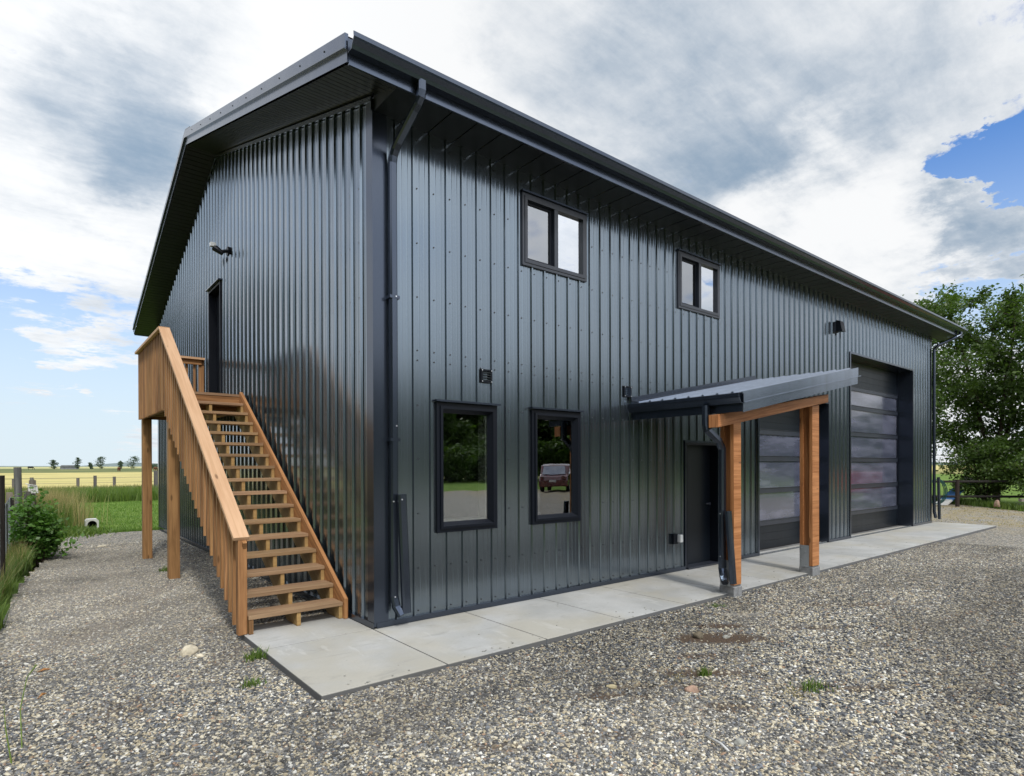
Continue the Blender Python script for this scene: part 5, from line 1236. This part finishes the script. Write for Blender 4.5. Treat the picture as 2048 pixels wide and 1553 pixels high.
for k_ in range(17):
    a_ = math.radians(158 + k_*5.2); d_2 = 44 + rr_.uniform(-4, 6)
    c_ = copy_tree_(proto if k_ % 2 else proto2, (-2+d_2*math.cos(a_), -5+d_2*math.sin(a_), -.1), rr_.uniform(0, 6), rr_.uniform(.75, 1.0)); c_['label'] = 'unseen dark green tree added close by in the west to darken the wall ribs'; c_['group'] = 'windbreak trees west of the fence'
for k_ in range(9):  # unseen near trees, added so the wall ribs mirror something dark
    a_ = math.radians(181 + k_*6.2); d_2 = 17.5 + rr_.uniform(-1, 1.5)
    c_ = copy_tree_(proto if k_ % 2 else proto2, (-1+d_2*math.cos(a_), -2+d_2*math.sin(a_), -.1), rr_.uniform(0, 6), rr_.uniform(.82, 1.0)); c_['label'] = 'unseen dark green tree added close by in the west to darken the wall ribs'; c_['group'] = 'windbreak trees west of the fence'
for k_ in range(16):
    copy_tree_(proto if k_ % 2 else proto2, (16+k_*3.4+rr_.uniform(-1, 1), -59+rr_.uniform(-1, 1)+max(0, k_*3.4-24)*.45, -.1), rr_.uniform(0, 6), rr_.uniform(1.0, 1.25))
pshrub = tree('shelterbelt_shrub', 6, -46, 3.6, 3.4, 91, 5200, .40, 'low dark green shrub filling the shelterbelt across the yard', 'shrub', 'shelterbelt shrubs across the yard', low=.02, trunks=2, gap=.05)
for x in range(-24, 100, 5):
    if x == 6: continue
    copy_tree_(pshrub, (x+rr_.uniform(-1, 1), -46+rr_.uniform(-1.5, 1.5)+max(0, x-40)*.45, -.1), rr_.uniform(0, 6), rr_.uniform(.85, 1.2))
# car
def car(x, y, rz, m, label):
    T = thing('parked_car', (0, 0, 0), label, 'car')
    prof = [(-2.3, .35), (-2.32, .75), (-2.2, 1.0), (-1.95, 1.08), (-1.55, 1.62), (-.9, 1.72), (.3, 1.70), (1.0, 1.15), (1.9, 1.02), (2.25, .85), (2.32, .55), (2.28, .32)]
    mb = MB(); mb.prism([(a, -.88, b_) for a, b_ in prof][::-1], (0, 1.76, 0)); mb.build('body', m, T, bevel=.07)
    g = MB()
    for sy in (-.905, .905): g.prism([(-1.5, sy, 1.12), (-.95+.0, sy, 1.60), (.25, sy, 1.58), (.8, sy, 1.15)], (0, -.03 if sy > 0 else .03, 0))
    g.face([(-1.98, -.75, 1.12), (-1.60, -.68, 1.58), (-1.60, .68, 1.58), (-1.98, .75, 1.12)]); g.face([(.38, -.68, 1.66), (.98, -.76, 1.2), (.98, .76, 1.2), (.38, .68, 1.66)]); g.build('window', 'car_glass', T)
    for wx_ in (-1.45, 1.45):
        for sy in (-.90, .70):
            w_ = MB().tube([(wx_, sy, .34), (wx_, sy+.20, .34)], .34, 20).build('wheel', 'black_rubber', T); MB().tube([(wx_, sy-.004 if sy < 0 else sy+.204, .34), (wx_, sy+.02 if sy < 0 else sy+.18, .34)], .20, 14).build('rim', 'galvanised', w_)
    for sy in (-.78, .58): MB().box((-2.34, sy, .80), (-2.25, sy+.20, 1.0)).build('tail_light', 'car_red', T)
    MB().box((-2.35, -.25, .62), (-2.30, .25, .76)).build('number_plate', 'white_plastic', T)
    T.location = (x, y, -.08); T.rotation_euler = (0, 0, rz); return T
car(24.3, -23.0, math.radians(-38), 'car_red', 'red sport utility car parked across the gravel yard, mirrored in the window')
tl_ = thing('cargo_trailer', (0, 0, 0), 'low red box trailer parked across the yard, mirrored in the far door', 'trailer')
MB().box((-1.5, -.8, .45), (1.5, .8, 1.30)).build('body', 'trailer_red', tl_, bevel=.08)
for wx_ in (-.35, .40):
    for sy in (-1.0, .82): MB().tube([(wx_, sy, .33), (wx_, sy+.18, .33)], .33, 18).build('wheel', 'black_rubber', tl_)
MB().beam((1.5, 0, .5), (2.6, 0, .45), .10, .08).build('hitch', 'frame_dark', tl_)
tl_.location = (25.6, -4.9, -.08); tl_.rotation_euler = (0, 0, math.radians(10))
